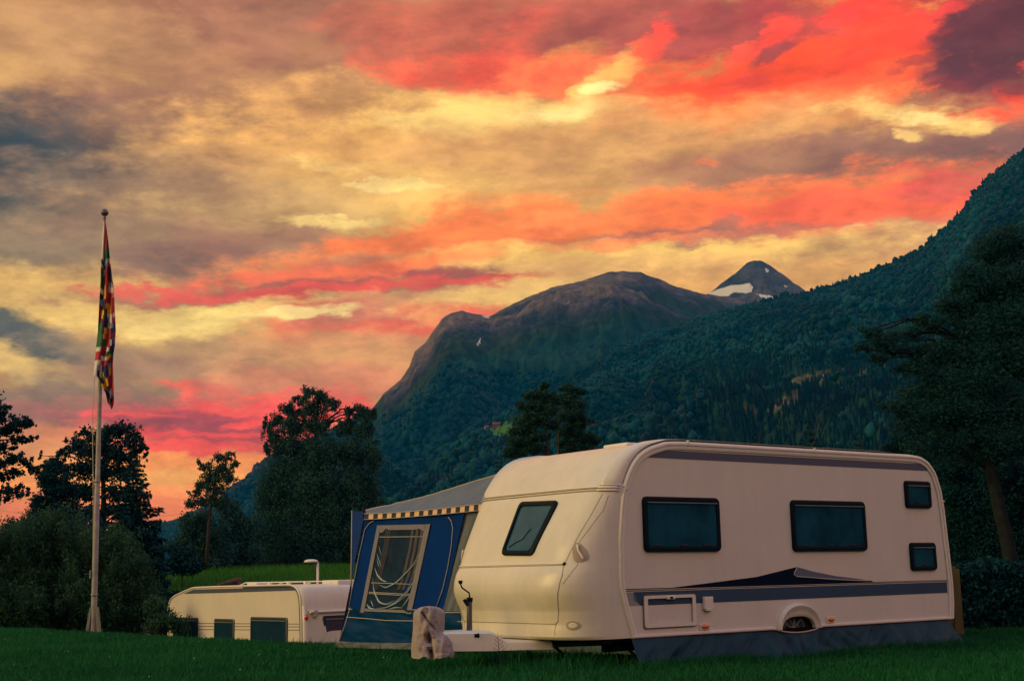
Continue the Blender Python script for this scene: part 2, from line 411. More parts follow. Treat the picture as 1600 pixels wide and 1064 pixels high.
# ------------------------------------------------------------------ materials
MT = {}
def mat(name, col, rough=.6, metal=0., var=.0, vscale=8., bump=0., bscale=60., spec=.5, col2=None, attr=None, alpha=1., coat=0., trans=0., streak=0.):
    m = bpy.data.materials.new(name); m.use_nodes = True; nt = m.node_tree; N = nt.nodes; Lk = nt.links
    b = N['Principled BSDF']; c = tuple(col) + (1,) if len(col) == 3 else tuple(col)
    b.inputs['Base Color'].default_value = c; b.inputs['Roughness'].default_value = rough; b.inputs['Metallic'].default_value = metal
    b.inputs['Specular IOR Level'].default_value = spec; b.inputs['Alpha'].default_value = alpha; b.inputs['Coat Weight'].default_value = coat
    b.inputs['Transmission Weight'].default_value = trans
    tc = N.new('ShaderNodeTexCoord')
    fac = None
    if attr:
        at_ = N.new('ShaderNodeAttribute'); at_.attribute_name = 'v'; fac = at_.outputs['Fac']
    elif var > 0 or col2:
        n = N.new('ShaderNodeTexNoise'); n.inputs['Scale'].default_value = vscale; n.inputs['Detail'].default_value = 8; n.inputs['Roughness'].default_value = .65
        Lk.new(tc.outputs['Object'], n.inputs['Vector'])
        mr = N.new('ShaderNodeMapRange'); mr.inputs[1].default_value = .3; mr.inputs[2].default_value = .7; Lk.new(n.outputs[0], mr.inputs[0]); fac = mr.outputs[0]
    if fac is not None:
        mx = N.new('ShaderNodeMix'); mx.data_type = 'RGBA'; Lk.new(fac, mx.inputs[0])
        c2 = tuple(col2) + (1,) if col2 else tuple(max(0, k * (1 - var)) for k in c[:3]) + (1,)
        mx.inputs[6].default_value = c2 if not attr else c; mx.inputs[7].default_value = c if not attr else c2; Lk.new(mx.outputs[2], b.inputs['Base Color'])
    if streak and fac is not None:      # faint vertical rain streaks and road film
        mp = N.new('ShaderNodeMapping'); mp.inputs['Scale'].default_value = (9, 9, .5); Lk.new(tc.outputs['Object'], mp.inputs[0]); n3 = N.new('ShaderNodeTexNoise'); n3.inputs['Scale'].default_value = 1.0; n3.inputs['Detail'].default_value = 6; Lk.new(mp.outputs[0], n3.inputs['Vector'])
        m3 = N.new('ShaderNodeMapRange'); m3.inputs[1].default_value = .42; m3.inputs[2].default_value = .75; m3.inputs[3].default_value = 1.0; m3.inputs[4].default_value = 1 - streak; Lk.new(n3.outputs[0], m3.inputs[0]); v3 = N.new('ShaderNodeVectorMath'); v3.operation = 'SCALE'; Lk.new(mx.outputs[2], v3.inputs[0]); Lk.new(m3.outputs[0], v3.inputs['Scale']); Lk.new(v3.outputs[0], b.inputs['Base Color'])
    if bump > 0:
        n2 = N.new('ShaderNodeTexNoise'); n2.inputs['Scale'].default_value = bscale; n2.inputs['Detail'].default_value = 6; Lk.new(tc.outputs['Object'], n2.inputs['Vector'])
        bp = N.new('ShaderNodeBump'); bp.inputs['Strength'].default_value = bump; bp.inputs['Distance'].default_value = .01; Lk.new(n2.outputs[0], bp.inputs['Height']); Lk.new(bp.outputs[0], b.inputs['Normal'])
        rr = N.new('ShaderNodeMapRange'); rr.inputs[3].default_value = max(0, rough - .1); rr.inputs[4].default_value = min(1, rough + .1); Lk.new(n2.outputs[0], rr.inputs[0]); Lk.new(rr.outputs[0], b.inputs['Roughness'])
    MT[name] = m; return m
white = mat('caravan_white', (.70, .68, .63), .26, streak=.06, var=.12, vscale=1.7, bump=.06, bscale=500, spec=.4)
hammered = mat('hammered_side_sheet', (.66, .63, .61), .45, streak=.035, var=.10, vscale=1.3, bump=.35, bscale=90, spec=.35)
trimw = mat('trim_white', (.74, .71, .68), .3, var=.10, vscale=9)
blackp = mat('black_plastic', (.004, .012, .022), .4, spec=.06, bump=.05, bscale=200)
glassd = mat('tinted_acrylic', (.012, .085, .155), .15, spec=.15, var=.8, vscale=1.6)
blind = mat('window_blind', (.10, .13, .15), .5, var=.5, vscale=5)
stripe = mat('grey_blue_stripe', (.032, .070, .14), .45, spec=.2, var=.1, vscale=3)
stripel = mat('light_grey_decal', (.25, .26, .31), .4)
navy = mat('navy_decal', (.002, .008, .028), .4, spec=.05)
paleline = mat('pale_decal_line', (.5, .5, .5), .4)
groove = mat('dark_seam', (.11, .09, .075), .8)
dark = mat('dark_underbody', (.008, .009, .011), .9, spec=.05, var=.4)
rubber = mat('rubber', (.015, .015, .016), .75, bump=.3, bscale=80)
steel = mat('galvanised_steel', (.30, .31, .32), .45, metal=.6, var=.3, vscale=14, bump=.1, bscale=60)
rimm = mat('wheel_rim', (.20, .22, .25), .4, metal=.2)
orange = mat('orange_reflector', (.6, .13, .02), .25, coat=.6)
redl = mat('red_lens', (.5, .02, .02), .25, coat=.6)
skirtm = mat('grey_skirt_fabric', (.012, .052, .092), .6, spec=.10, var=.25, vscale=3, bump=.25, bscale=40)
blue = mat('blue_tent_fabric', (.001, .038, .25), .85, spec=.08, var=.25, vscale=2.2, bump=.15, bscale=300)
bluem = mat('blue_vinyl_valance', (.001, .046, .17), .5, spec=.06, var=.35, vscale=4, bump=.2, bscale=25)
greyf = mat('grey_roof_fabric', (.15, .185, .25), .85, spec=.1, var=.25, vscale=2.5, bump=.25, bscale=30)
piping = mat('pale_piping', (.42, .40, .40), .6)
tanf = mat('greyish_pink_band', (.23, .23, .31), .8, spec=.1, var=.15)
vorange = mat('orange_valance_square', (.74, .50, .37), .75, var=.1)
vnavy = mat('navy_valance_square', (.008, .02, .055), .75)
clearp = mat('clear_vinyl', (.022, .048, .105), .15, spec=.12, var=.5, vscale=6, bump=.4, bscale=9)
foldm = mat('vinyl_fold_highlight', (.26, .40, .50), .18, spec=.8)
curtain = mat('curtain_behind_vinyl', (.085, .075, .105), .8, var=.3)
coverm = mat('grey_hitch_cover', (.34, .29, .32), .8, var=.22, vscale=9, bump=.4, bscale=18)
alu = mat('weathered_pole_paint', (.34, .34, .37), .5, metal=.0, col2=(.17, .16, .17), vscale=5, bump=.15, bscale=30)
bark = mat('bark', (.05, .04, .035), .95, spec=.1, col2=(.03, .025, .022), vscale=6, bump=.8, bscale=12)
pbark = mat('pine_bark', (.020, .028, .036), .95, spec=.05, col2=(.008, .010, .013), vscale=4, bump=.8, bscale=10)
bbark = mat('birch_bark', (.035, .038, .042), .85, spec=.1, col2=(.06, .05, .05), vscale=5)
wood = mat('yellow_stained_boards', (.12, .09, .035), .75, var=.4, vscale=5, bump=.3, bscale=30)
def leafmat(name, a, b, tl=.25):
    m = mat(name, a, .55, attr=True, col2=b, spec=.06)
    nt = m.node_tree; N = nt.nodes; p = N['Principled BSDF']; o = N['Material Output']
    mx = N.new('ShaderNodeMixShader'); t = N.new('ShaderNodeBsdfTranslucent'); mx.inputs[0].default_value = tl
    src = [l.from_socket for l in nt.links if l.to_node == p and l.to_socket.name == 'Base Color'][0]
    nt.links.new(src, t.inputs[0]); nt.links.new(p.outputs[0], mx.inputs[1]); nt.links.new(t.outputs[0], mx.inputs[2]); nt.links.new(mx.outputs[0], o.inputs[0])
    return m
lf_oak = leafmat('oak_leaves', (0.0051, 0.0340, 0.0540), (0.0153, 0.0650, 0.0840), .08)
lf_birch = leafmat('birch_leaves', (0.0119, 0.0580, 0.0690), (0.0382, 0.1250, 0.1125), .15)
lf_spruce = leafmat('spruce_needles', (0.0034, 0.0300, 0.0510), (0.0102, 0.0580, 0.0780), .05)
lf_pine = leafmat('pine_needles', (0.0043, 0.0360, 0.0570), (0.0153, 0.0750, 0.0825), .05)
lf_pinefar = leafmat('far_pine_needles', (.012, .050, .050), (.040, .115, .085), .15)
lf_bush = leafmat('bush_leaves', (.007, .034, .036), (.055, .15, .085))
lf_hedge = leafmat('hedge_leaves', (0.0034, 0.0300, 0.0510), (0.0085, 0.0580, 0.0750), .1)
lf_forest = leafmat('forest_crowns', (0.0005, 0.0113, 0.0253), (0.0057, 0.0653, 0.0841), .0)
lf_far = leafmat('far_forest_crowns', (0.0011, 0.0221, 0.0493), (0.0042, 0.0414, 0.0609), .0)
grassm = leafmat('grass_blades', (.004, .055, .024), (.018, .17, .055), .2)
meadowm = leafmat('meadow_grass', (.018, .12, .02), (.06, .22, .035), .2)

# ------------------------------------------------------------------ ground
def sstep(a, b, x): t = np.clip((x - a) / (b - a), 0, 1); return t * t * (3 - 2 * t)
def gh(x, y):
    x = np.asarray(x, float); y = np.asarray(y, float)
    # lawn brow runs from (-2.9, 21.4) to (-12.9, 33); beyond it the ground falls to a lower terrace
    d = ((x + 2.9) * .757 + (y - 21.4) * .653)
    left = 1 - sstep(-2.2, 4.5, x + 0 * y)
    drop = sstep(0.2, 3.2, d) * left
    base = .05 * (1 - sstep(15, 22, y)) + .012 * fbm(x * .8, y * .8, oct=3, seed=3)
    low = -1.75 + 3.35 * sstep(46, 92, y) - 6 * sstep(150, 420, y)
    right = 0.0 + 1.0 * sstep(40, 90, y) - 6 * sstep(150, 420, y)
    fartl = right * (1 - left) + low * left
    far = sstep(24, 46, y)
    z = base * (1 - drop) + (low + .05 * fbm(x * .3, y * .3, oct=3, seed=5)) * drop
    z = z * (1 - far * (1 - left)) + right * far * (1 - left)
    return z
def build_ground():
    def ax(a, b, n, k):
        t = np.linspace(-1, 1, n); return np.sinh(t * k) / np.sinh(k)
    xs = np.sort(np.concatenate([np.linspace(-30, 30, 160), 30 + (np.linspace(0, 1, 60)[1:] ** 3) * 4000, -30 - (np.linspace(0, 1, 60)[1:] ** 3) * 4000]))
    ys = np.concatenate([-40 - (np.linspace(1, 0, 20)[:-1] ** 3) * 3000, np.linspace(-40, 8, 20)[:-1], np.linspace(8, 50, 170)[:-1], np.linspace(50, 160, 80), 160 + (np.linspace(0, 1, 60)[1:] ** 3) * 5000])
    X, Y = np.meshgrid(xs, ys); Z = gh(X, Y); n, m = X.shape
    i = np.arange(n - 1)[:, None] * m + np.arange(m - 1)[None, :]; F = np.stack([i, i + 1, i + m + 1, i + m], -1).reshape(-1, 4)
    g = mat('lawn_soil', (.010, .060, .014), .9, col2=(.006, .028, .010), vscale=1.2, bump=.5, bscale=40)
    o = big('ground', np.stack([X, Y, Z], -1).reshape(-1, 3), F, g, smooth=True); tag(o, 'green lawn and meadow ground', None, None, 'structure'); return o
build_ground()

def blades(pts, h, w, rng, lean=.5):
    """one bent blade (two faces, five verts -> 2 quads/tri as quads) per point"""
    n = len(pts); a = rng.uniform(0, 2 * np.pi, n); d = np.stack([np.cos(a), np.sin(a), np.zeros(n)], 1)
    b = rng.uniform(0, 2 * np.pi, n); l = np.stack([np.cos(b), np.sin(b), np.zeros(n)], 1) * (rng.uniform(0, lean, n) * h)[:, None]
    up = np.zeros((n, 3)); up[:, 2] = h
    p0 = pts - d * w[:, None] / 2; p1 = pts + d * w[:, None] / 2
    mid = pts + up * .55 + l * .3; p2 = mid + d * w[:, None] * .38; p3 = mid - d * w[:, None] * .38
    t = pts + up + l; p4 = t + d * w[:, None] * .06; p5 = t - d * w[:, None] * .06
    V = np.stack([p0, p1, p2, p3, p4, p5], 1).reshape(-1, 3); k = np.arange(n)[:, None] * 6
    F = np.concatenate([k + np.array([0, 1, 2, 3]), k + np.array([3, 2, 4, 5])], 0)
    return V, F
R = np.random.default_rng(7)
def lawn():
    n = 420000; Y = 11 + 24 * R.random(n) ** .85; X = (R.random(n) * 2 - 1) * (.43 * Y + .5)
    d = ((X + 2.9) * .757 + (Y - 21.4) * .653); keep = ~((d > 2.5) & (X < 0)) & ((Y < 24) | (X < 0)); X, Y = X[keep], Y[keep]
    Z = gh(X, Y); pat = fbm(X * .7, Y * .7, oct=4, seed=11) * .5 + .5
    # under the caravan the grass is sparse
    h = (.035 + .045 * R.random(len(X))) * (.7 + .8 * pat); h *= 1 + 1.2 * (R.random(len(X)) > .985)
    w = .006 + .006 * R.random(len(X)) + .00025 * Y
    V, F = blades(np.stack([X, Y, Z], 1), h, w, R, .7)
    pat2 = fbm(X * .22 + 4, Y * .22, oct=3, seed=12) * .5 + .5
    at_ = np.repeat(np.clip(pat * .6 + pat2 * .5 + R.random(len(X)) * .5 - .42 - .012 * X, 0, 1), 6)
    tag(big('grass', V, F, grassm, attr=at_), 'short green lawn grass in front of the caravans', 'grass', None, 'stuff')
lawn()
# ------------------------------------------------------------------ main caravan
CO = (1.2866, 14.9251); YAW = 0.64148785
SD = np.array([math.cos(YAW), math.sin(YAW)]); WD = np.array([-math.sin(YAW), math.cos(YAW)])
def on_front(u, v, s):
    r = ray(u, v); n = SD; t = (np.array(CO) + s * SD) @ n / (r[:2] @ n); p = r * t; q = p[:2] - np.array(CO)
    return float(q @ WD), float(CZ + p[2])
def on_side(u, v, w=0.0):
    r = ray(u, v); t = (np.array(CO) + w * WD) @ WD / (r[:2] @ WD); p = r * t; q = p[:2] - np.array(CO)
    return float(q @ SD), float(CZ + p[2])
W = 2.5
# outline of the body seen from the side: (s, z, nose depth, outward dir s, outward dir z)
OUT = [(-.02, .395, .78, -1, 0), (-.035, .43, .82, -1, 0), (-.055, .50, .80, -1, 0), (-.075, .56, .775, -1, 0), (-.095, .62, .765, -1, 0), (-.12, .70, .76, -1, 0), (-.15, .80, .785, -1, 0),
 (-.175, .90, .80, -1, 0), (-.185, 1.0, .79, -1, 0), (-.185, 1.12, .755, -1, 0), (-.18, 1.195, .705, -1, 0), (-.178, 1.235, .68, -1, 0), (-.176, 1.43, .60, -1, 0), (-.16, 1.58, .535, -1, 0), (-.145, 1.7, .48, -1, 0),
 (-.125, 1.84, .42, -1, 0), (-.10, 1.97, .37, -1, 0), (-.065, 2.07, .33, -1, 0), (-.035, 2.14, .29, -1, .1), (.006, 2.217, .25, -1, .2), (.07, 2.32, .20, -1, .4), (.164, 2.416, .15, -.8, .6), (.26, 2.475, .11, -.6, .8),
 (.36, 2.52, .07, -.35, .94), (.6, 2.585, .02, 0, 1), (.9, 2.60, .012, 0, 1), (2, 2.60, .012, 0, 1), (3.5, 2.60, .012, 0, 1), (5.2, 2.60, .012, 0, 1), (5.4, 2.585, .02, .3, 1), (5.56, 2.52, .04, .7, .7), (5.70, 2.38, .06, 1, .3),
 (5.79, 2.15, .07, 1, 0), (5.83, 1.9, .08, 1, 0), (5.86, 1.5, .09, 1, 0), (5.88, 1.2, .09, 1, 0), (5.90, .87, .10, 1, 0), (5.89, .6, .10, 1, 0), (5.86, .40, .10, 1, 0)]
OA = np.array(OUT, float)
nz_front = 21
def shell_s(w, z):
    k = OA[:nz_front]
    se = np.interp(z, k[:, 1], k[:, 0]); D = np.interp(z, k[:, 1], k[:, 2]); q = min(1, abs(2 * w / W - 1))
    return float(se - D * (1 - q ** 6) ** .4)
def shell_n(w, z):
    e = .01; a = (shell_s(w + e, z) - shell_s(w - e, z)) / (2 * e); b = (shell_s(w, z + e) - shell_s(w, z - e)) / (2 * e)
    n = Vector((-1, a, b)); return n.normalized()
def on_shell(w, z, off=0.0):
    n = shell_n(w, z); return (shell_s(w, z) + n.x * off, w + n.y * off, z + n.z * off)

car = thing('touring_caravan', 'large white caravan with grey-blue stripes and a dark swoosh, nearest on the lawn', 'caravan', (CO[0], CO[1], 0), YAW)
def caravan_body():
    # refine the outline with a spline-like interpolation
    d = np.concatenate([[0], np.cumsum(np.hypot(np.diff(OA[:, 0]), np.diff(OA[:, 1])))])
    t = np.sort(np.unique(np.concatenate([d, np.arange(0, d[-1], .04)]))); t = t[(t < d[nz_front + 4]) | (t > d[-12]) | (np.isin(t, d))]
    P = np.stack([np.interp(t, d, OA[:, i]) for i in range(5)], 1)
    # light smoothing for a soft skin
    for _ in range(3):
        Q = P.copy(); Q[1:-1] = .25 * P[:-2] + .5 * P[1:-1] + .25 * P[2:]; ok = np.ones(len(P), bool); ok[:2] = ok[-2:] = False
        ok &= ~((P[:, 1] < .72) & (P[:, 0] < 1)); P[ok] = Q[ok]
    th = np.linspace(0, math.pi, 121); c = np.cos(th); q = np.sign(c) * np.abs(c) ** (2 / 6.0)
    w = W / 2 * (1 - q); b = np.maximum(0, 1 - np.abs(q) ** 6) ** .4
    V = []
    for s, z, D, ns, nzz in P:
        l = math.hypot(ns, nzz); ns, nzz = ns / l, nzz / l
        ext = .042 * float(sstep(2.05, 2.12, z)) * (1 if s < 3 else float(1 - sstep(4.5, 5.2, s)))
        for k in range(len(th)):
            e_ = ext * (1 - float(sstep(.09, .14, min(w[k], W - w[k])))); V.append((s + ns * (D * b[k] + e_), w[k], z + nzz * (D * b[k] + e_)))
    n, m = len(P), len(th)
    F = [(i * m + k, i * m + k + 1, (i + 1) * m + k + 1, (i + 1) * m + k) for i in range(n - 1) for k in range(m - 1)]
    g = G(); g.add(V, F)
    o = g.build('body_shell', white, car, True); return P
PROF = caravan_body()
# side sheets (near side has the wheel opening)
def outline_inset(k=.0):
    pts = [(float(s), float(z)) for s, z in OA[:, :2]]
    return pts
arch = [(2.72 + .33 * math.copysign(abs(math.cos(rad(a))) ** .7, math.cos(rad(a))), .390 + .20 * math.sin(rad(a)) ** .8) for a in range(0, 181, 12)]   # right to left
def side_sheet():
    pts = outline_inset()
    body = pts[:] # from bottom front over the roof to bottom rear
    poly = body + [(x, z) for x, z in arch]
    g = G(); g.prism(poly, lambda a, b, d: (a, d, b), .006, .030); g.build('side_panel', hammered, car)
    g = G(); g.prism(body, lambda a, b, d: (a, d, b), W - .03, W - .006); g.build('side_panel', hammered, car)
side_sheet()
# rounded roof/edge rails, both sides
def sweep_edge(w0, sgn, name, zlo, wide, matr, both_lo=False, i0=0, i1=None, a_out=.022, a_in=-.075):
    path = PROF[:, :2]
    if i1 is None: i1 = len(path)
    P = path[i0:i1]; T = np.gradient(P, axis=0); T /= np.linalg.norm(T, axis=1)[:, None]; Nn = np.stack([-T[:, 1], T[:, 0]], 1)
    V = []; 
    for j, (p, nn) in enumerate(zip(P, Nn)):
        wd = wide(p) if callable(wide) else wide
        sec = [(a_in, .004), (a_in, -.008), (a_in + .015, -.014), (-.040, -.014), (-.036, -.006), (-.028, -.006), (-.024, -.022), (-.004, -.026), (a_out * .6, -.018), (a_out, .004), (a_out + .006, wd * .3), (a_out + .002, wd * .65), (a_out * .3, wd * .92), (-.02, wd)]
        for a, b in sec: V.append((p[0] + nn[0] * a, w0 + sgn * b, p[1] + nn[1] * a))
    m = len(sec); n = len(P)
    F = [(i * m + k, i * m + k + 1, (i + 1) * m + k + 1, (i + 1) * m + k) for i in range(n - 1) for k in range(m - 1)]
    F += [tuple(range(m)), tuple((n - 1) * m + k for k in range(m))]
    g = G(); g.add(V, F); return g.build(name, matr, car, True, 50)
zz = PROF[:, 1]; ss = PROF[:, 0]
ib = int(np.argmax(zz > 2.045)); ie = len(PROF)
sweep_edge(0.0, 1, 'roof_rail', 0, .13, trimw, i0=ib)
sweep_edge(W, -1, 'roof_rail', 0, .13, trimw, i0=ib)
sweep_edge(0.0, 1, 'corner_trim', 0, .035, trimw, i0=0, i1=ib + 1, a_out=.008)
sweep_edge(W, -1, 'corner_trim', 0, .035, trimw, i0=0, i1=ib + 1, a_out=.008)
# joints in the roof rail
for s_ in (.95, 3.2):
    g = G(); g.box(s_ - .012, s_ + .012, -.030, .12, 2.575, 2.632, bev=.004); g.build('rail_joint', trimw, car)
g = G(); g.box(-.075, -.02, -.026, .0, 2.035, 2.05); g.build('rail_joint', trimw, car)
for z_ in (1.93,):
    g = G(); g.box(5.775, 5.86, -.024, .03, 1.99, 2.005, bev=.003); g.build('rail_joint', trimw, car)

def shell_line(pts, r, name, m, off=.0, n=6):
    """a thin bead along the front shell through (w, z) points"""
    out = []
    for (a, b), (c, d) in zip(pts[:-1], pts[1:]):
        k = max(2, int(math.hypot(c - a, d - b) / .04))
        for i in range(k): t = i / k; out.append(on_shell(a + (c - a) * t, b + (d - b) * t, off))
    out.append(on_shell(*pts[-1], off)); g = G(); g.tube(out, r, n); return g.build(name, m, car, True)
def wline(z, w0=.02, w1=W - .02, k=40):
    th = np.linspace(0, 1, k); return [(float(w0 + (w1 - w0) * (.5 - .5 * math.cos(math.pi * t))), z) for t in th]
shell_line(wline(2.065, .01, W - .01), .011, 'cross_bead', trimw, .004)
shell_line(wline(2.035, .01, W - .01), .008, 'cross_bead', trimw, .004)
shell_line(wline(2.050, .01, W - .01), .005, 'seam', groove, .001)
shell_line(wline(2.022, .01, W - .01), .004, 'seam', groove, .001)
for k_ in (0, .03, .06):
    shell_line([(.0 + .002, 2.02 + k_), (.14, 2.02 + k_)], .008, 'cross_bead', trimw, .018)
    shell_line([(W - .002, 2.02 + k_), (W - .14, 2.02 + k_)], .008, 'cross_bead', trimw, .018)
# front locker lid: seams and raised top lip
lid = [(.228, 1.212), (.205, 1.10), (.225, .95), (.262, .81), (.30, .70), (.325, .635), (.325, .60), (.37, .570)]
lidm = [(W - a, b) for a, b in lid]
shell_line(lid + [(W / 2, .570)] + lidm[::-1], .003, 'locker_seam', groove, .001)
shell_line(wline(1.205, .228, W - .228), .0035, 'locker_seam', groove, .001)
shell_line(wline(1.222, .228, W - .228), .010, 'locker_lip', trimw, .004)
shell_line([(.225, 1.23), (.232, 1.205)], .016, 'locker_hinge', blackp, .006)
# corner moulding lines and bumper split
l1 = [(.075, 1.99), (.115, 1.75), (.16, 1.55), (.195, 1.37), (.228, 1.22)]
l2 = [(.033, 1.97), (.04, 1.80), (.10, 1.58), (.17, 1.37), (.13, 1.28), (.115, 1.20), (.15, 1.09), (.19, 1.0)]
for fl in (0, 1):
    f = (lambda p: p) if not fl else (lambda p: (W - p[0], p[1]))
    shell_line([f(p) for p in l1], .0026, 'moulding_line', groove, .0005); shell_line([f(p) for p in l2], .0022, 'moulding_line', groove, .0005)
    shell_line([f(p) for p in [(.34, .60), (.37, .55), (.38, .48), (.375, .41)]], .0024, 'moulding_line', groove, .0005)
# corner joint running down the near and far corners
for sg in (0, 1):
    g = G(); pts = []
    for s_, z_ in [(-.075, 1.98), (-.16, 1.55), (-.195, 1.2), (-.205, .95), (-.20, .84), (-.13, .62), (-.05, .39)]:
        y = .018 if not sg else W - .018
        pts.append((s_ - .045, y, z_))
    g.tube(pts, .006, 6); g.build('corner_seam', groove, car, True)
# front grab handle and round lamp boss
def patch(poly, off, th, name, m, nring=5, parent=None, hollow=0.0):
    c = np.mean(poly, 0); g = G(); rings = []; ks = [1 - i / nring for i in range(nring + 1)]
    V = []; npt = len(poly)
    if hollow: ks = [1 - (hollow) * i / 3 for i in range(4)]
    lay = [(1.0, off - .03)] + [(k, off + (th if i > 0 else th * .6)) for i, k in enumerate(ks)]
    if hollow: lay.append((ks[-1], off - .01))
    for k, o in lay:
        for a, b in poly: V.append(on_shell(c[0] + (a - c[0]) * max(k, .002), c[1] + (b - c[1]) * max(k, .002), o))
    F = [(i * npt + j, i * npt + (j + 1) % npt, (i + 1) * npt + (j + 1) % npt, (i + 1) * npt + j) for i in range(len(lay) - 1) for j in range(npt)]
    g.add(V, F); return g.build(name, m, parent or car, True, 40)
fw = rpoly([(1.44, 1.30), (.675, 1.30), (.615, 1.965), (1.42, 1.97)], .07)   # placeholder outline replaced below
fw = [(1.395, 1.955), (.62, 1.935), (.70, 1.29), (1.335, 1.305)]
def fit_front_window():
    out = []
    for u, v in [(814, 785), (874.5, 782.8), (833, 868.5), (784.5, 868)]:
        s = -.6
        for _ in range(60):
            w_, z_ = on_front(u, v, s); s = .5 * s + .5 * shell_s(min(max(w_, 0), W), z_)
        out.append((w_, z_))
    return out
q4 = fit_front_window()
fp = patch(rpoly(q4, .07, 6), .004, .030, 'window_frame', blackp, hollow=.16)
cq = np.mean(q4, 0); inner = [tuple(cq + (np.array(p) - cq) * .90) for p in q4]
pane_m = mat('front_window_acrylic', (.022, .11, .20), .14, spec=.22, var=.45, vscale=2.5)
patch(rpoly(inner, .05, 6), .004, .012, 'window_pane', pane_m, parent=fp)
shell_line([(1.22, 1.42), (1.12, 1.47), (1.02, 1.50), (.98, 1.56), (.94, 1.62)], .005, 'stay_arm', blackp, .02)
for f in ((lambda p: p), (lambda p: (W - p[0], p[1]))):
    poly = [f(p) for p in [(.055, 1.28), (.075, 1.24), (.12, 1.225), (.155, 1.26), (.185, 1.36), (.19, 1.43), (.16, 1.455), (.12, 1.43), (.075, 1.36)]]
    patch(rpoly(poly, .02, 3), .002, .003, 'handle_recess', mat('recess_shadow_plastic', (.36, .32, .28), .6) if 'recess_shadow_plastic' not in MT else MT['recess_shadow_plastic'])  # darker patch paints the shade of the hollow onto the flush shell
    shell_line([f((.15, 1.42)), f((.135, 1.36)), f((.105, 1.30)), f((.09, 1.26))], .012, 'grab_handle', trimw, .020, 8)
    circ = [f((.186 + .062 * math.cos(a), .555 + .05 * math.sin(a))) for a in np.linspace(0, 2 * math.pi, 20)[:-1]]
    patch(circ, .002, .004, 'round_lamp_boss', MT['recess_shadow_plastic'])
    patch([(cx_ * .6 + f((.186, .555))[0] * .4, cz_ * .6 + .555 * .4) for cx_, cz_ in circ], .004, .008, 'round_lamp', trimw)

# windows on the near side
def side_window(s0, s1, z0, z1, r):
    y0 = .004
    P = rrect(s0, s1, z0, z1, r); n = len(P); c = ((s0 + s1) / 2, (z0 + z1) / 2); g = G()
    def ring(k, d): return [(c[0] + math.copysign(max(abs(a - c[0]) - k, .001), a - c[0]), y0 - d, c[1] + math.copysign(max(abs(b - c[1]) - k, .001), b - c[1])) for a, b in P]
    L_ = [ring(0, -.002), ring(0, .020), ring(.006, .034), ring(.03, .040), ring(.055, .036), ring(.062, .026), ring(.062, .0)]
    V = [p for q in L_ for p in q]; F = [(i * n + j, i * n + (j + 1) % n, (i + 1) * n + (j + 1) % n, (i + 1) * n + j) for i in range(len(L_) - 1) for j in range(n)]
    g.add(V, F); fo = g.build('window_frame', blackp, car, True, 35)
    g = G(); g.prism(rrect(s0 + .055, s1 - .055, z0 + .055, z1 - .055, max(r - .02, .02)), lambda a, b, d: (a, y0 - d, b), .010, .024); pn = g.build('window_pane', glassd, fo)
    g = G(); g.box(s0 + .05, s1 - .05, y0 - .046, y0 - .036, z1 - .075, z1 - .062, bev=.003); g.build('rail', MT['grey_alu'], fo)
    for t in (.15, .5, .8) if s1 - s0 > .8 else (.5,):
        x = s0 + (s1 - s0) * t; g = G(); g.box(x - .05, x + .05, y0 - .034, y0 - .024, z0 + .068, z0 + .088, bev=.004); g.build('catch', rubber, fo)
mat('grey_alu', (.16, .19, .22), .4, metal=.5)
for a in ((.20, 1.42, 1.335, 1.965, .06), (2.69, 4.12, 1.325, 1.965, .06), (5.0, 5.56, 1.895, 2.265, .05), (5.02, 5.575, 1.055, 1.43, .05)): side_window(*a)
# decals, 2-3 mm proud of the sheet
def decal(poly, name, m, d=.0035): g = G(); g.prism(poly, lambda a, b, e: (a, e, b), .006 - d, .008); return g.build(name, m, car)
decal([(-.13, .895), (.02, .895), (.06, .86), (.075, .80), (.11, .745), (-.105, .745)], 'decal', stripel)
decal([(.03, .896), (.012, .87), (.03, .80), (.12, .7446), (5.80, .747), (5.80, .892)], 'stripe', stripe)
decal([(-.17, .905), (5.82, .902), (5.82, .909), (-.17, .913)], 'thin_line', navy)
decal([(-.17, .923), (5.82, .916), (5.82, .921), (-.17, .932)], 'thin_line', navy)
sw = [(.62, .931), (1.36, .981), (2.03, 1.028), (2.51, 1.10), (2.76, 1.137), (2.70, 1.075), (2.69, 1.045), (2.73, 1.019), (3.0, .998), (3.41, .969), (3.84, .948), (4.2, .938), (4.2, .925), (2.5, .9265)]
decal(sw, 'swoosh', navy, .0045)
decal([(2.775, 1.134), (3.05, 1.077), (3.46, 1.016), (3.84, .978), (4.15, .945), (3.84, .957), (3.41, .979), (3.0, 1.009), (2.745, 1.028), (2.705, 1.05), (2.715, 1.075)], 'swoosh_inset', MT.get('x') or mat('swoosh_grey', (.10, .12, .19), .4), .0045)
g = G(); g.tube([(2.765, -.001, 1.137), (2.705, -.001, 1.075), (2.698, -.001, 1.045), (2.735, -.001, 1.022), (3.0, -.001, 1.003), (3.41, -.001, .974), (3.84, -.001, .952), (4.1, -.001, .942)], .005, 5); g.build('swoosh_edge', paleline, car)
top = [(.245, 2.412), (5.60, 2.412), (5.52, 2.47), (5.40, 2.505), (.42, 2.505), (.33, 2.475)]
decal(top, 'roof_stripe', mat('roof_stripe_violet_grey', (.060, .075, .145), .4))
# rail along the bottom edge
for a, b in ((.0, 2.29), (3.10, 5.86)):
    g = G(); g.box(a, b, -.018, .02, .392, .425, bev=.006); g.build('bottom_rail', trimw, car)
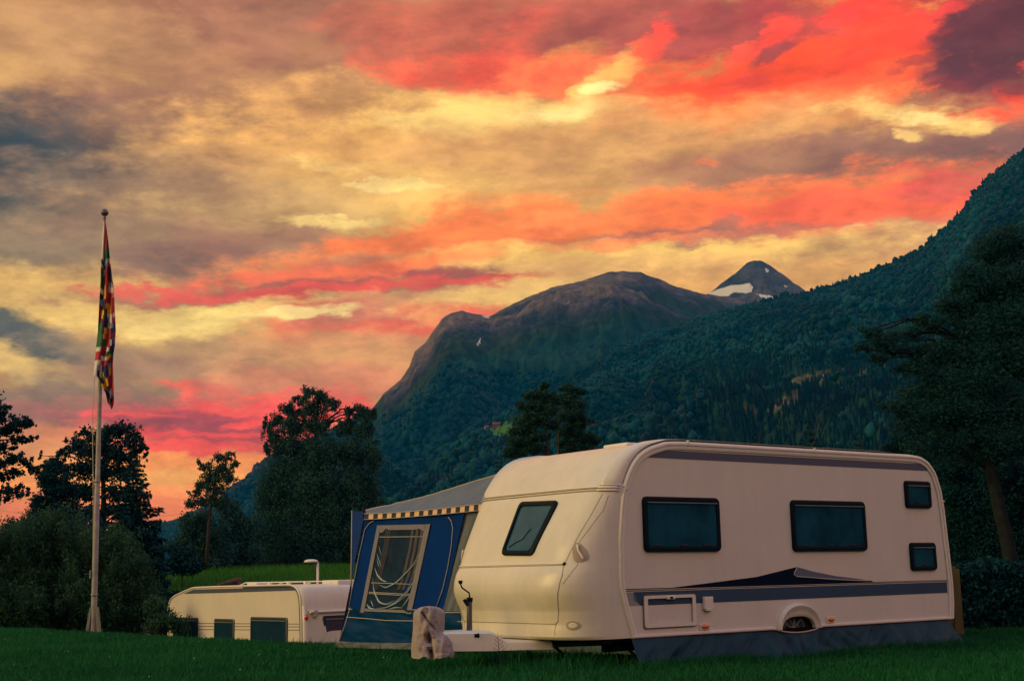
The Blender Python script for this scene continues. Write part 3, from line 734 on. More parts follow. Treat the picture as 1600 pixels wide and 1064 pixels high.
# service hatch
g = G(); P = rrect(.165, .965, .495, .85, .03); Q = rrect(.215, .915, .535, .815, .015); n = len(P)
V = [(a, -.002, b) for a, b in P] + [(a, -.020, b) for a, b in P] + [(a, -.020, b) for a, b in Q] + [(a, -.006, b) for a, b in Q]
F = [(i * n + j, i * n + (j + 1) % n, (i + 1) * n + (j + 1) % n, (i + 1) * n + j) for i in range(3) for j in range(n)]
g.add(V, F); hatch = g.build('service_hatch', trimw, car, True, 30)
g = G(); g.tube([(a, -.003, b) for a, b in rrect(.155, .975, .485, .86, .03)] + [(.975, -.003, .83)], .004, 5); g.build('gasket', groove, hatch)
g = G(); g.box(.50, .63, -.038, -.016, .80, .84, bev=.01); la = g.build('latch', trimw, hatch, True, 40)
g = G(); g.box(.545, .585, -.042, -.036, .808, .832, bev=.002); g.build('lock', blackp, la)
# small vent cover
g = G(); g.box(1.085, 1.225, -.045, .0, .675, .815, bev=.008); g.box(1.105, 1.205, -.046, -.0, .655, .69, bev=.004); g.build('socket_cover', trimw, car)
for s_ in (1.11, 3.33):
    g = G(); g.lathe([(0, -.028), (.045, -.026), (.066, -.014), (.070, 0)], (0, 0, 0), 20, 0, 'y')
    g.v = [(s_ + x, y - .0, .475 + z * .42) for x, y, z in g.v]; mk = g.build('marker_light', orange, car, True)
    g = G(); g.box(s_ - .085, s_ + .085, -.008, .0, .438, .512, bev=.003); g.build('bezel', trimw, mk)
# wheel arch lip and wheel
g = G(); V = []; NA = 25
for i in range(NA):
    a = rad(180 * i / (NA - 1)); ca, sa = math.cos(a), math.sin(a); cq_ = math.copysign(abs(ca) ** .75, ca)
    for k_, yy in ((0, .03), (0, -.010), (.06, -.020), (.30, -.024), (.62, -.040), (.76, -.058), (.86, -.062), (.97, -.040), (1.03, .004)):
        V.append((2.715 + (.30 + .075 * k_) * (cq_ * (1 - k_) + ca * k_), yy, .388 + (.145 + .160 * k_) * sa))
m_ = 9; F = [(i * m_ + k, i * m_ + k + 1, (i + 1) * m_ + k + 1, (i + 1) * m_ + k) for i in range(NA - 1) for k in range(m_ - 1)]
g.add(V, F); g.build('wheel_arch', trimw, car, True, 50)
g = G()
V = [(2.72 + .32 * math.cos(rad(a)) , y, .36 + .24 * math.sin(rad(a))) for y in (.012, .34) for a in range(0, 181, 15)]; k = 13
g.add(V, [(i, i + 1, i + 1 + k, i + k) for i in range(k - 1)]); g.add([(2.3, .34, .0), (3.1, .34, 0), (3.1, .34, .7), (2.3, .34, .7)], [(0, 1, 2, 3)]); g.build('wheel_well', dark, car)
hs_, hz_ = on_side(1241.6, 979.5, .105); wheel = thing('wheel', None, None, (hs_, .19, hz_ - .02)); wheel.parent = car
g = G(); g.lathe([(.19, -.08), (.215, -.095), (.28, -.098), (.31, -.08), (.315, -.05), (.315, .07), (.28, .09), (.19, .08)], n=40, axis='y'); g.build('tyre', rubber, wheel, True, 40)
g = G(); g.lathe([(.19, -.085), (.175, -.08), (.165, -.03), (.05, -.045), (.045, -.075), (0, -.08)], n=40, axis='y')
for k in range(9):
    a = 2 * math.pi * k / 9; g.tube([(.05 * math.cos(a), -.07, .05 * math.sin(a)), (.11 * math.cos(a), -.062, .11 * math.sin(a)), (.172 * math.cos(a), -.078, .172 * math.sin(a))], [.014, .012, .016], 6)
g.build('rim', rimm, wheel, True, 40)
# underside, chassis and axle
g = G(); g.box(-.4, 5.8, .04, W - .04, .36, .394); g.box(0, 5.6, .5, .56, .22, .36); g.box(0, 5.6, W - .56, W - .5, .22, .36); g.tube([(2.66, .2, .3), (2.66, W - .2, .3)], .04); g.build('chassis', dark, car)
for s_ in (.25,):
    for w_ in (.55, W - .55):
        g = G(); g.tube([(s_, w_, .36), (s_ + .28, w_ - .02, .12)], .022); g.box(s_ + .2, s_ + .36, w_ - .09, w_ + .05, .08, .11, bev=.005); g.build('corner_steady', steel, car)
# drawbar with its cover, jockey handle and coupling
def V2(s, w, z): return (s, w, z)
g = G()
for sg in (-1, 1): g.tube([(.1, W / 2 + sg * .75, .33), (-.7, W / 2 + sg * .42, .33), (-2.0, W / 2 + sg * .05, .36)], .04, 6)
g.build('drawbar', steel, car, False)
cov = G()
# moulded cover: lower tray and higher rear-left hump, symmetrical A shape
def tray(s, hw, z0, z1, ins): return [(s, W / 2 - hw, z0), (s, W / 2 - hw + .01, z1 - .03), (s, W / 2 - hw + ins, z1), (s, W / 2 + hw - ins, z1), (s, W / 2 + hw - .01, z1 - .03), (s, W / 2 + hw, z0)]
secs = [tray(-.62, .58, .28, .375, .03), tray(-.95, .45, .285, .395, .03), tray(-1.10, .38, .285, .40, .03), tray(-1.14, .365, .285, .42, .04), tray(-1.24, .33, .285, .49, .05), tray(-1.30, .31, .285, .505, .05), tray(-1.75, .17, .30, .515, .05), tray(-1.88, .13, .31, .50, .04)]
V = [p for q in secs for p in q]; m_ = 6
F = [(i * m_ + k, i * m_ + k + 1, (i + 1) * m_ + k + 1, (i + 1) * m_ + k) for i in range(len(secs) - 1) for k in range(m_ - 1)] + [tuple(range(m_)), tuple((len(secs) - 1) * m_ + k for k in range(m_))]
cov.add(V, F); cov.build('drawbar_cover', trimw, car, False)
def loc(p): q = np.array(p[:2]) - np.array(CO); return (float(q @ SD), float(q @ WD), float(p[2]))
jack = thing('jockey_crank', None, None, (0, 0, 0)); jack.parent = car
jb = loc(at(733, 984, 15.1)); jt = loc(at(733.5, 940, 15.1)); jm = loc(at(734, 933, 15.1)); k1 = loc(at(733, 926, 15.1)); k2 = loc(at(722, 918, 15.1)); k3 = loc(at(719.5, 912, 15.1)); k4 = loc(at(719.5, 906.5, 15.1))
g = G(); g.tube([(jb[0], jb[1], .30), jt], [.036, .030], 12); g.build('outer_tube', mat('dark_steel', (.10, .12, .15), .4, metal=.4), jack, True, 40)
g = G(); g.tube([jt, jm], .036, 12); g.build('collar', blackp, jack, True, 40)
g = G(); g.tube([jm, k1, k2, k3], .009, 6); g.build('crank_arm', blackp, jack, True)
g = G(); g.tube([k3, k4], [.02, .028], 10); g.build('crank_knob', blackp, jack, True, 40)
b0 = loc(at(731, 946, 15.05)); b1 = loc(at(725, 936, 15.05)); g = G(); g.tube([b0, b1], [.017, .021], 8); g.build('clamp_lever', blackp, jack, True, 40)
kk = loc(at(747, 992.5, 14.88)); g = G(); g.lathe([(0, -.05), (.02, -.05), (.022, -.02), (.03, 0)], kk, 12, 0, 'x'); g.build('cover_knob', blackp, car, True)
# roof hatch and far roof vent
g = G(); g.box(.55, 1.0, .62, 1.06, 2.60, 2.655, bev=.022); g.build('roof_hatch', trimw, car, True, 40)
g = G(); g.box(2.6, 3.1, 1.1, 1.6, 2.60, 2.67, bev=.02); g.build('roof_hatch', trimw, car, True, 40)

# ------------------------------------------------------------------ skirt hung round the caravan
sk_ = thing('caravan_skirt', 'wrinkled grey fabric skirt hanging from the bottom rail of the nearest caravan', 'skirt', (CO[0], CO[1], 0), YAW)
def skirt():
    n, m = 420, 26; V = []
    Ls = 5.80; Lr = .9
    for i in range(n):
        d = (Ls + Lr) * i / (n - 1)
        for j in range(m):
            t = j / (m - 1); z1 = .395
            if d < Ls:
                s_ = -.05 + d; sag = max(0, 1 - ((s_ - 2.70) / .42) ** 2); z1 -= .055 * sag ** .8; y = -.012; nx, ny = 0, -1
            else: s_ = -.05 + Ls + .02; y = (d - Ls); nx, ny = 1, 0
            cr_ = 1 if d < Ls else 1
            z = z1 * (1 - t) + .03 * t
            f = fbm(np.array([d * 2.2 + t * .9 * math.sin(d * 1.3)]), np.array([t * .7]), oct=3, seed=21)[0]
            f2 = fbm(np.array([d * 7 + t * 2.5]), np.array([t * 1.4]), oct=2, seed=25)[0]
            if d < Ls: f2 += .9 * math.sin((s_ - 2.7) * 26 + (3 if s_ > 2.7 else -3) * t) * math.exp(-((s_ - 2.75) / .55) ** 2) * .6
            fl = .13 * t + (.10 * t * sstep(4.3, 5.7, d))
            corner = math.exp(-((d - Ls) / .12) ** 2); o = fl + (f * .10 + f2 * .05) * (.10 + t)
            px_, py_ = s_ + nx * o + corner * .12 * t, y + ny * o
            V.append((px_, py_, float(z)))
    F = [(i * m + j, i * m + j + 1, (i + 1) * m + j + 1, (i + 1) * m + j) for i in range(n - 1) for j in range(m - 1)]
    g = G(); g.add(V, F); o = g.build('fabric', skirtm, sk_, True)
    so = o.modifiers.new('s', 'SOLIDIFY'); so.thickness = .004
    g = G(); pts = [(-.05 + s_, -.022, .398 - .055 * max(0, 1 - ((s_ - .05 - 2.70) / .42) ** 2) ** .8) for s_ in np.linspace(0, 5.8, 90)]
    g.tube(pts, .011, 6); g.build('edge_bead', mat('skirt_edge_bead', (.42, .33, .32), .6), sk_, True)
skirt()

# ------------------------------------------------------------------ cover over the coupling
def hitch_cover():
    # outline in photo pixels; a bag-like cloth over coupling and wheel
    Y0 = 14.85; c0 = np.array(at(680, 990, Y0))
    sil = [(947, 660, 676), (949, 654, 686), (953, 648, 692), (957, 645.5, 695), (965, 645, 695), (975, 645, 695), (985, 645, 694.5), (988, 644.5, 696), (992, 644.5, 703), (998, 644, 708), (1005, 644, 711), (1014, 643.5, 711.5), (1022, 643, 712), (1028, 643, 710)]
    n = 72; V = []; rows = []
    yy = np.linspace(948, 1028, 44)
    for v in yy:
        l = np.interp(v, [a for a, _, _ in sil], [b for _, b, _ in sil]); r = np.interp(v, [a for a, _, _ in sil], [c for _, _, c in sil]); rows.append((v, l, r))
    for j, (v, l, r) in enumerate(rows):
        t = j / (len(rows) - 1)
        xl = np.array(at(l, v, Y0)); xr = np.array(at(r, v, Y0)); cx = (xl + xr) / 2; hw = abs(xr[0] - xl[0]) / 2; dep = .15 + .10 * t
        for k in range(n):
            a = 2 * math.pi * k / n; x = cx[0] + hw * math.cos(a); y = Y0 + dep * math.sin(a)
            q = v - 948
            f = .026 * fbm(np.array([math.cos(a) * 2.2 + 5]), np.array([math.sin(a) * 2.2]), np.array([t * 2.6]), oct=4, seed=31)[0] * 2
            front = max(0, -math.sin(a)); xc = (x - c0[0])
            # deep diagonal fold from the top to the middle, cleft between the two lobes below
            px_ = l + (r - l) * (.5 + .5 * math.cos(a)); fx = 660 + (v - 955) * .72
            fold = math.exp(-((px_ - fx) / 2.2) ** 2) * (1 if v < 982 else 0) * sstep(950, 958, v)
            cleft = math.exp(-((px_ - (671 + (v - 990) * .12)) / 3.4) ** 2) * sstep(982, 1000, v)
            dd = f - .065 * fold * front - .16 * cleft * front + .05 * front * math.exp(-((px_ - 692) / 7) ** 2) * sstep(985, 1005, v)
            rg = 1 - abs(float(fbm(np.array([math.cos(a) * 1.5 + px_ * .06]), np.array([math.sin(a) * 1.5 + v * .035]), oct=3, seed=35)[0])) * 3
            dd -= .034 * rg * front * (.4 + t)
            r2 = 1 - abs(float(fbm(np.array([px_ * .16 + v * .05]), np.array([v * .07 - px_ * .03]), oct=2, seed=38)[0])) * 4
            dd -= .012 * max(0, r2) * front
            up = .0
            if t > .93: up = .035 * (fbm(np.array([a * 3.0]), np.array([0.]), oct=2, seed=8)[0] + .5)
            V.append((x + math.cos(a) * f * .25, y + math.sin(a) * dd if front else y, cx[2] + up))
    m = len(rows)
    tc = np.mean(V[:n], 0); V.append((tc[0], tc[1], tc[2] + .012)); F = [(j * n + k, j * n + (k + 1) % n, (j + 1) * n + (k + 1) % n, (j + 1) * n + k) for j in range(m - 1) for k in range(n)]
    F += [(k, (k + 1) % n, len(V) - 1) for k in range(n)]
    g = G(); g.add(V, F); o = g.build('hitch_cover', coverm, None, True)
    tag(o, 'crumpled pinkish-grey cloth cover over the tow coupling in front of the tent', 'cover')
hitch_cover()

# ------------------------------------------------------------------ awning tent on the far side of the caravan
aw = thing('awning_tent', 'blue and grey awning tent with a clear creased window, beside the nearest caravan', 'awning', (0, 0, 0))
PA = np.array(CO) + .78 * SD + 2.55 * WD; PB = np.array(CO) + .25 * SD + 6.35 * WD
AD = (PB - PA) / np.linalg.norm(PB - PA); AN = np.array([AD[1], -AD[0]])
if AN @ PA > 0: AN = -AN                                # towards the camera
def aw_pt(u, v, off=0.0):
    r = ray(u, v); t = (PA @ AN) / (r[:2] @ AN); p = r * t
    return (float(p[0] + AN[0] * off), float(p[1] + AN[1] * off), float(CZ + p[2]))
def z6(x, y): return (520 + x / 3.546, 740 + y / 3.546)
def aw_poly(pts, d0, d1, name, m, parent=None, sub=True):
    V0 = [aw_pt(*p, d0) for p in pts]; V1 = [aw_pt(*p, d1) for p in pts]; n = len(pts)
    g = G(); g.add(V0 + V1, [tuple(range(n)), tuple(range(2 * n - 1, n - 1, -1))] + [(k, k + n, (k + 1) % n + n, (k + 1) % n) for k in range(n)]); return g.build(name, m, parent or aw)
def aw_sheet(tl, tr, br, bl, name, m, amp=.01, off=0., nx=40, ny=30, fx=6, fy=2, seed=1, skew=0.):
    V = []
    for j in range(ny):
        t = j / (ny - 1)
        for i in range(nx):
            s = i / (nx - 1); a = np.array(tl) * (1 - s) + np.array(tr) * s; b = np.array(bl) * (1 - s) + np.array(br) * s; p = a * (1 - t) + b * t
            o = off + amp * float(fbm(np.array([s * fx + t * skew]), np.array([t * fy]), oct=3, seed=seed)[0]); V.append(aw_pt(p[0], p[1], o))
    F = [(j * nx + i, j * nx + i + 1, (j + 1) * nx + i + 1, (j + 1) * nx + i) for j in range(ny - 1) for i in range(nx - 1)]
    g = G(); g.add(V, F); return g.build(name, m, aw, True)
def aw_line(pts, r, name, m, off=.012, parent=None):
    g = G(); g.tube([aw_pt(*z6(*p), off) for p in pts], r, 6); return g.build(name, m, parent or aw, True)
aw_sheet(z6(178, 250), z6(730, 215), z6(612, 752), z6(88, 746), 'end_wall', blue, .02, 0, seed=41)
aw_sheet(z6(715, 215), z6(950, 110), z6(800, 775), z6(606, 762), 'side_flap', greyf, .035, -.02, fx=7, fy=1.5, seed=44, skew=2.5)
aw_sheet(z6(88, 744), z6(820, 766), z6(820, 940), z6(30, 935), 'mud_wall', bluem, .035, .005, fx=11, fy=2.5, seed=47, skew=-3)
aw_sheet(z6(32, 930), z6(820, 945), z6(820, 980), z6(5, 962), 'ground_flap', greyf, .03, .03, nx=60, ny=8, fx=14, fy=1, seed=49)
aw_line([(90, 747), (160, 757), (300, 762), (420, 768), (560, 768), (816, 768)], .007, 'piping', piping)
aw_line([(80, 793), (200, 802), (300, 812), (440, 814), (560, 812), (822, 822)], .006, 'piping', piping)
aw_line([(32, 930), (200, 940), (430, 957), (730, 975)], .007, 'piping', piping)
aw_line([(232, 260), (205, 275), (180, 310), (165, 380), (150, 440), (128, 560), (110, 640), (92, 745)], .006, 'piping', piping)
aw_line([(643, 240), (660, 262), (668, 300), (660, 400), (640, 520), (612, 640), (575, 742)], .006, 'piping', piping)
aw_line([(100, 740), (70, 840), (35, 935)], .007, 'piping', piping)
# window: pinkish band frame, clear vinyl with curtains behind, pale tubes painting the reflections on its folds
fr = G()
def band(a, b, c, d, o0=.012, o1=.022):
    V0 = [aw_pt(*z6(*p), o0) for p in (a, b, c, d)]; V1 = [aw_pt(*z6(*p), o1) for p in (a, b, c, d)]
    fr.add(V0 + V1, [(0, 1, 2, 3), (7, 6, 5, 4)] + [(k, k + 4, (k + 1) % 4 + 4, (k + 1) % 4) for k in range(4)])
band((252, 285), (272, 285), (178, 768), (157, 768)); band((518, 280), (546, 278), (440, 775), (412, 775))
band((268, 285), (522, 280), (520, 302), (268, 306)); band((268, 305), (300, 304), (285, 322), (268, 328)); band((480, 302), (520, 301), (518, 322), (500, 312))
band((300, 304), (480, 302), (470, 309), (320, 311)); band((178, 745), (418, 755), (414, 768), (176, 757), .010, .018)
winf = fr.build('window_surround', tanf, aw)
vin = aw_poly([z6(268, 300), z6(520, 296), z6(418, 760), z6(182, 752)], .006, .010, 'vinyl_pane', clearp, winf)
for cx_ in ((300, 330), (440, 520)):
    g = G(); n = 24; V = []
    for i in range(n):
        s = i / (n - 1); xa = cx_[0] + (cx_[1] - cx_[0]) * s
        for y_, sh_ in ((302, 0), (420, -18), (560, -50), (640, -80) ): V.append(aw_pt(*z6(xa + sh_, y_), .011 + .006 * math.sin(s * 19)))
    g.add(V, [(i * 4 + j, i * 4 + j + 1, (i + 1) * 4 + j + 1, (i + 1) * 4 + j) for i in range(n - 1) for j in range(3)]); g.build('curtain', curtain, winf, True)
for pts in ([(262, 350), (516, 348)], [(218, 603), (460, 612)], [(205, 655), (448, 668)], [(205, 662), (445, 676)]): aw_line(pts, .006, 'vinyl_strap', piping, .016, winf)
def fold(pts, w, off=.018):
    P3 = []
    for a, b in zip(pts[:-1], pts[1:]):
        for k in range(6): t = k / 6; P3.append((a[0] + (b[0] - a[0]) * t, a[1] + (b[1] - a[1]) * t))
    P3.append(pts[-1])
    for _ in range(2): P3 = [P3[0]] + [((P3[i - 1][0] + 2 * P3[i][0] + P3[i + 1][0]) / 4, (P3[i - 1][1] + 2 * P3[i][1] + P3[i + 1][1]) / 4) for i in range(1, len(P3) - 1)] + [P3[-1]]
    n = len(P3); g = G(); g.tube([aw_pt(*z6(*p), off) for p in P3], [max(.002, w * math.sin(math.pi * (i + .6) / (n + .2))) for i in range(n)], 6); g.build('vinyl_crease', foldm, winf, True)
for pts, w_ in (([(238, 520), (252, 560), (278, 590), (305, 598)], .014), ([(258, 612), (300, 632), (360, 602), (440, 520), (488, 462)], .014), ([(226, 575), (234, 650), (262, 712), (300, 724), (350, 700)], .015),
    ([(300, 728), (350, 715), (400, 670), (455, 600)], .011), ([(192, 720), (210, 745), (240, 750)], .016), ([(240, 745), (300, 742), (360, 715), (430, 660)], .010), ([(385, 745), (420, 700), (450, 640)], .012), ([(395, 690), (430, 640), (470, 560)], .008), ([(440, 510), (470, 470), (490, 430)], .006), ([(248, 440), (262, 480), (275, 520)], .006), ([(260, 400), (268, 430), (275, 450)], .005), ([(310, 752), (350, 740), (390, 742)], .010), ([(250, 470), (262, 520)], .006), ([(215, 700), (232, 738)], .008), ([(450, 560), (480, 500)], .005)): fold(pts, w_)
# striped valance and roof
vt0, vt1, vb0, vb1 = (185, 218), (800, 168), (185, 252), (800, 208)
g = G(); NV = 30
def vp(i, k):
    s = i / NV; xx = 185 + 760 * s; top_ = 220 - 72 * s ** 1.6; bot = 254 - 62 * s ** 1.35; return z6(xx, top_ + (bot - top_) * k)
for i in range(NV):
    e = 0 if (i // 1) % 2 == 0 else 1
    V = [aw_pt(*vp(i, 0.04), .035), aw_pt(*vp(i + 1, .04), .035), aw_pt(*vp(i + 1, .97), .045), aw_pt(*vp(i, .97), .045)]
    g.add(V, [(0, 1, 2, 3)], e)
g.build('valance', [vnavy, vorange], aw)
for k in (.04, .96):
    g = G(); g.tube([aw_pt(*vp(i, k), .04) for i in range(NV + 1)], .006, 6); g.build('valance_edge', piping, aw, True)
# roof surface from the end wall top backwards along the caravan
def roof():
    top_px = [(172, 202), (300, 178), (430, 148), (560, 112), (700, 66), (1000, -18)]
    low_px = [(185, 222), (310, 219), (430, 212), (560, 203), (700, 187), (1000, 128)]
    V = []; ni = len(top_px); K = 14
    back = SD * 4.6
    for i in range(40):
        s = i / 39 * (ni - 1); k = min(int(s), ni - 2); f = s - k
        lo = np.array(low_px[k]) * (1 - f) + np.array(low_px[k + 1]) * f; hi = np.array(top_px[k]) * (1 - f) + np.array(top_px[k + 1]) * f
        a = np.array(aw_pt(*z6(*lo), .03))
        # ridge line stands .55 m behind the end wall
        r = ray(*z6(*hi)); P2 = PA + SD * .6; t = (P2 @ AN) / (r[:2] @ AN); b = np.array((r[0] * t, r[1] * t, CZ + r[2] * t))
        for j in range(K):
            u_ = j / (K - 1)
            p = a * (1 - u_) + b * u_ ; p[2] -= .05 * math.sin(math.pi * u_) * (.3 + .7 * math.sin(math.pi * i / 39)); p[2] += .012 * float(fbm(np.array([i * .35]), np.array([u_ * 1.5]), oct=2, seed=52)[0])
            V.append(tuple(p))
        c = b + np.array([back[0], back[1], -.02]); V.append(tuple(c))
    K += 1
    g = G(); g.add(V, [(i * K + j, i * K + j + 1, (i + 1) * K + j + 1, (i + 1) * K + j) for i in range(39) for j in range(K - 1)]); o = g.build('roof', greyf, aw, True, 60)
    g = G(); g.tube([V[i * K + K - 2] for i in range(40)], .010, 6); g.build('roof_edge', mat('roof_edge_tape', (.42, .37, .33), .7), aw, True)
    return V, K
RV, RK = roof()
# front wall of the tent: seen as a thin blue strip at the left
a0 = aw_pt(*z6(175, 205), 0); b0_ = aw_pt(*z6(12, 950), 0)
g = G(); bk = SD * 4.6; 
fl0 = np.array(aw_pt(*z6(175, 210), -.01)); fb0 = np.array(aw_pt(*z6(30, 940), -.01))
r_ = ray(*z6(110, 205)); 
tY = 24.0; c_t = np.array(at(550.2, 797.5, 22.6)); c_b = np.array(at(547.5, 940, 22.6)); c_b[2] = .05
V = []
for i in range(20):
    t = i / 19
    for j in range(6):
        u_ = j / 5; p = (fl0 * (1 - t) + c_t * t) * (1 - u_) + (fb0 * (1 - t) + c_b * t) * u_; V.append(tuple(p))
g.add(V, [(i * 6 + j, i * 6 + j + 1, (i + 1) * 6 + j + 1, (i + 1) * 6 + j) for i in range(19) for j in range(5)]); g.build('front_wall', blue, aw, True)
g = G(); g.tube([tuple(c_t), tuple(c_b)], .012, 6); g.build('piping', piping, aw, True)
g = G(); g.tube([aw_pt(*z6(178, 180), .02), aw_pt(*z6(182, 250), .02)], .022, 8); g.build('pole_end', blackp, aw, True)
# ------------------------------------------------------------------ the lower-terrace caravan
def plane_hit(u, v, P0, N):
    r = ray(u, v); C = np.array([0, 0, CZ]); t = ((np.array(P0) - C) @ N) / (r @ N); return C + r * t
def second_caravan():
    Y0 = 27.0; c = at(470, 960, Y0); rz = math.atan2(.67, .74); X = np.array([math.cos(rz), math.sin(rz), 0]); Yd = np.array([-math.sin(rz), math.cos(rz), 0]); O = np.array([c[0], c[1], 0.])
    root = thing('caravan', 'smaller cream caravan with three dark side windows, half sunk beyond the lawn brow', 'caravan', tuple(O), rz)
    def sp(u, v): p = plane_hit(u, v, O, X) - O; return float(p @ Yd), float(p[2])         # side plane -> (y, z)
    z3 = lambda x, y: (250 + x / 5.161, 860 + y / 5.161)
    def rp(u, v, off=0): p = plane_hit(u, v, O - Yd * off, Yd) - O; return float(p @ X), float(p[2])
    prof = [sp(*z3(*p)) for p in [(60, 700), (62, 560), (75, 440), (90, 395), (115, 370), (190, 335), (270, 303), (420, 296), (700, 288), (1000, 281), (1050, 280), (1085, 288), (1112, 312), (1128, 350), (1136, 420)]]
    L = prof[0][0]; prof = [(L - .12, -1.25), (L - .03, -.6)] + prof + [(-.03, .2), (-.05, -.3), (-.04, -1.25)]
    # densify and smooth
    P = np.array(prof); d = np.concatenate([[0], np.cumsum(np.hypot(*np.diff(P, axis=0).T))]); t = np.arange(0, d[-1], .05); P = np.stack([np.interp(t, d, P[:, 0]), np.interp(t, d, P[:, 1])], 1)
    for _ in range(4): P[1:-1] = .25 * P[:-2] + .5 * P[1:-1] + .25 * P[2:]
    T = np.gradient(P, axis=0); T /= np.linalg.norm(T, axis=1)[:, None]; Nn = np.stack([T[:, 1], -T[:, 0]], 1)
    if Nn[len(P) // 2][1] < 0: Nn = -Nn
    Wd = 2.2; th = np.linspace(0, math.pi, 41); cc = np.cos(th); q = np.sign(cc) * np.abs(cc) ** (2 / 6.); w = Wd / 2 * (1 - q); b = np.maximum(0, 1 - np.abs(q) ** 6) ** .4
    V = []
    for (y, z), (ny, nz) in zip(P, Nn):
        D = .12 if abs(nz) < .7 else .12 - .10 * min(1, (abs(nz) - .7) / .3)
        for k in range(41): V.append((w[k], y + ny * D * b[k], z + nz * D * b[k]))
    n = len(P); F = [(i * 41 + k, i * 41 + k + 1, (i + 1) * 41 + k + 1, (i + 1) * 41 + k) for i in range(n - 1) for k in range(40)]
    g = G(); g.add(V, F); g.build('body_shell', white, root, True)
    g = G(); g.prism([tuple(p) for p in P], lambda a, b_, e: (e, a, b_), -.006, .02); g.build('side_panel', hammered, root)
    g = G(); g.tube([(-.012, p[0] + nn[0] * .01, p[1] + nn[1] * .01) for p, nn in zip(P, Nn)], .020, 6); g.build('edge_trim', trimw, root, True)
    dk = mat('dark_edge_rubber', (.06, .07, .09), .5)
    i0 = int(len(P) * .55); g = G(); g.tube([(-.026, p[0] + nn[0] * -.02, p[1] + nn[1] * -.02) for p, nn in zip(P[i0:], Nn[i0:])], .011, 6); g.build('edge_rubber', dk, root, True)
    def sdecal(pts, name, m, d=.004): g = G(); g.prism([sp(*z3(*p)) for p in pts], lambda a, b_, e: (e, a, b_), -.006 - d, -.002); return g.build(name, m, root)
    sdecal([(192, 348), (272, 313), (1050, 291), (1085, 299), (1104, 320), (500, 340)], 'roof_stripe', MT['roof_stripe_violet_grey'])
    for y0, y1 in ((583, 588), (606, 611), (632, 637)): sdecal([(300, y0), (1125, y1), (1125, y1 + 5), (300, y0 + 5)], 'thin_line', dk)
    def win(x0, x1, y0, hgt):
        a, zt = sp(*z3(x0, y0)); b_, _ = sp(*z3(x1, y0)); lo, hi = min(a, b_), max(a, b_); z0, z1 = zt - hgt, zt
        Q = rrect(lo, hi, z0, z1, .05); n = len(Q); c_ = ((lo + hi) / 2, (z0 + z1) / 2)
        def ring(k, dd): return [(-.006 - dd, c_[0] + math.copysign(max(abs(p - c_[0]) - k, .001), p - c_[0]), c_[1] + math.copysign(max(abs(r - c_[1]) - k, .001), r - c_[1])) for p, r in Q]
        Ls = [ring(0, 0), ring(0, .02), ring(.03, .035), ring(.055, .03), ring(.06, .005)]; VV = [p for r in Ls for p in r]
        g = G(); g.add(VV, [(i * n + j, i * n + (j + 1) % n, (i + 1) * n + (j + 1) % n, (i + 1) * n + j) for i in range(4) for j in range(n)]); fo = g.build('window_frame', mat('blue_black_frame', (.012, .03, .05), .35) if 'blue_black_frame' not in MT else MT['blue_black_frame'], root, True, 35)
        g = G(); g.prism(rrect(lo + .055, hi - .055, z0 + .055, z1 - .055, .03), lambda p, r, e: (e, p, r), -.024, -.012); g.build('window_pane', MT.get('teal_pane') or mat('teal_pane', (.010, .038, .085), .15, spec=.2, var=.3, vscale=3), fo)
        g = G(); g.box(-.05, -.038, lo + .05, hi - .05, z1 - .085, z1 - .06, bev=.004); g.build('rail', MT['grey_alu'], fo)
    win(120, 312, 535, .62); win(445, 605, 547, .62); win(738, 1034, 532, .68)
    # rear face (towards the right)
    def rq(x, y, off=.1): return rp(*z3(x, y), off)
    zb = rq(1300, 490)[1]
    g = G(); g.tube([(.12, -.155, zb), (1.1, -.165, zb), (2.1, -.155, zb)], .03, 8); g.box(.10, 2.1, -.15, -.12, zb + .02, zb + .05); g.build('grab_rail', trimw, root, True, 40)
    bx, bz = rq(1240, 500); g = G(); g.box(bx - .04, bx + .04, -.20, -.12, bz - .08, bz + .05, bev=.01); g.build('light_bracket', MT['recess_shadow_plastic'], root, True, 40)
    x0, zt = rq(1300, 525); g = G(); poly = rpoly([(x0, zt), (x0 + 1.35, zt), (x0 + 1.25, zt - .62), (x0 + .10, zt - .62)], .06); g.prism(poly, lambda a, b_, e: (a, e, b_), -.15, -.10); rf = g.build('window_frame', MT['blue_black_frame'], root)
    g = G(); cpt = np.mean(poly, 0); g.prism([tuple(cpt + (np.array(p) - cpt) * np.array([.93, .85])) for p in poly], lambda a, b_, e: (a, e, b_), -.156, -.14); g.build('window_pane', mat('violet_grey_pane', (.06, .05, .09), .2, spec=.2), rf)
    g = G(); g.box(x0 + .07, x0 + 1.25, -.17, -.157, zt - .09, zt - .06, bev=.004); g.build('rail', MT['grey_alu'], rf)
    # corner moulding and lamp
    g = G(); g.tube([(.03, -.04, zb + .12), (.05, -.075, zb - .2), (.07, -.08, -.4), (.06, -.08, -1.2)], [.03, .05, .065, .07], 10); g.build('corner_moulding', trimw, root, True)
    lx, lz = rq(1163, 538, .05); g = G(); g.lathe([(0, -.035), (.03, -.03), (.045, -.005), (.048, .02)], (0, 0, 0), 16, 0, 'y'); g.v = [(.055 + x * .8, y - .125, lz + z * 1.4) for x, y, z in g.v]; g.build('red_lamp', redl, root, True)
    # roof furniture
    zr = prof[11][1]
    rl = thing('roof_rack', None, None, (0, 0, 0)); rl.parent = root
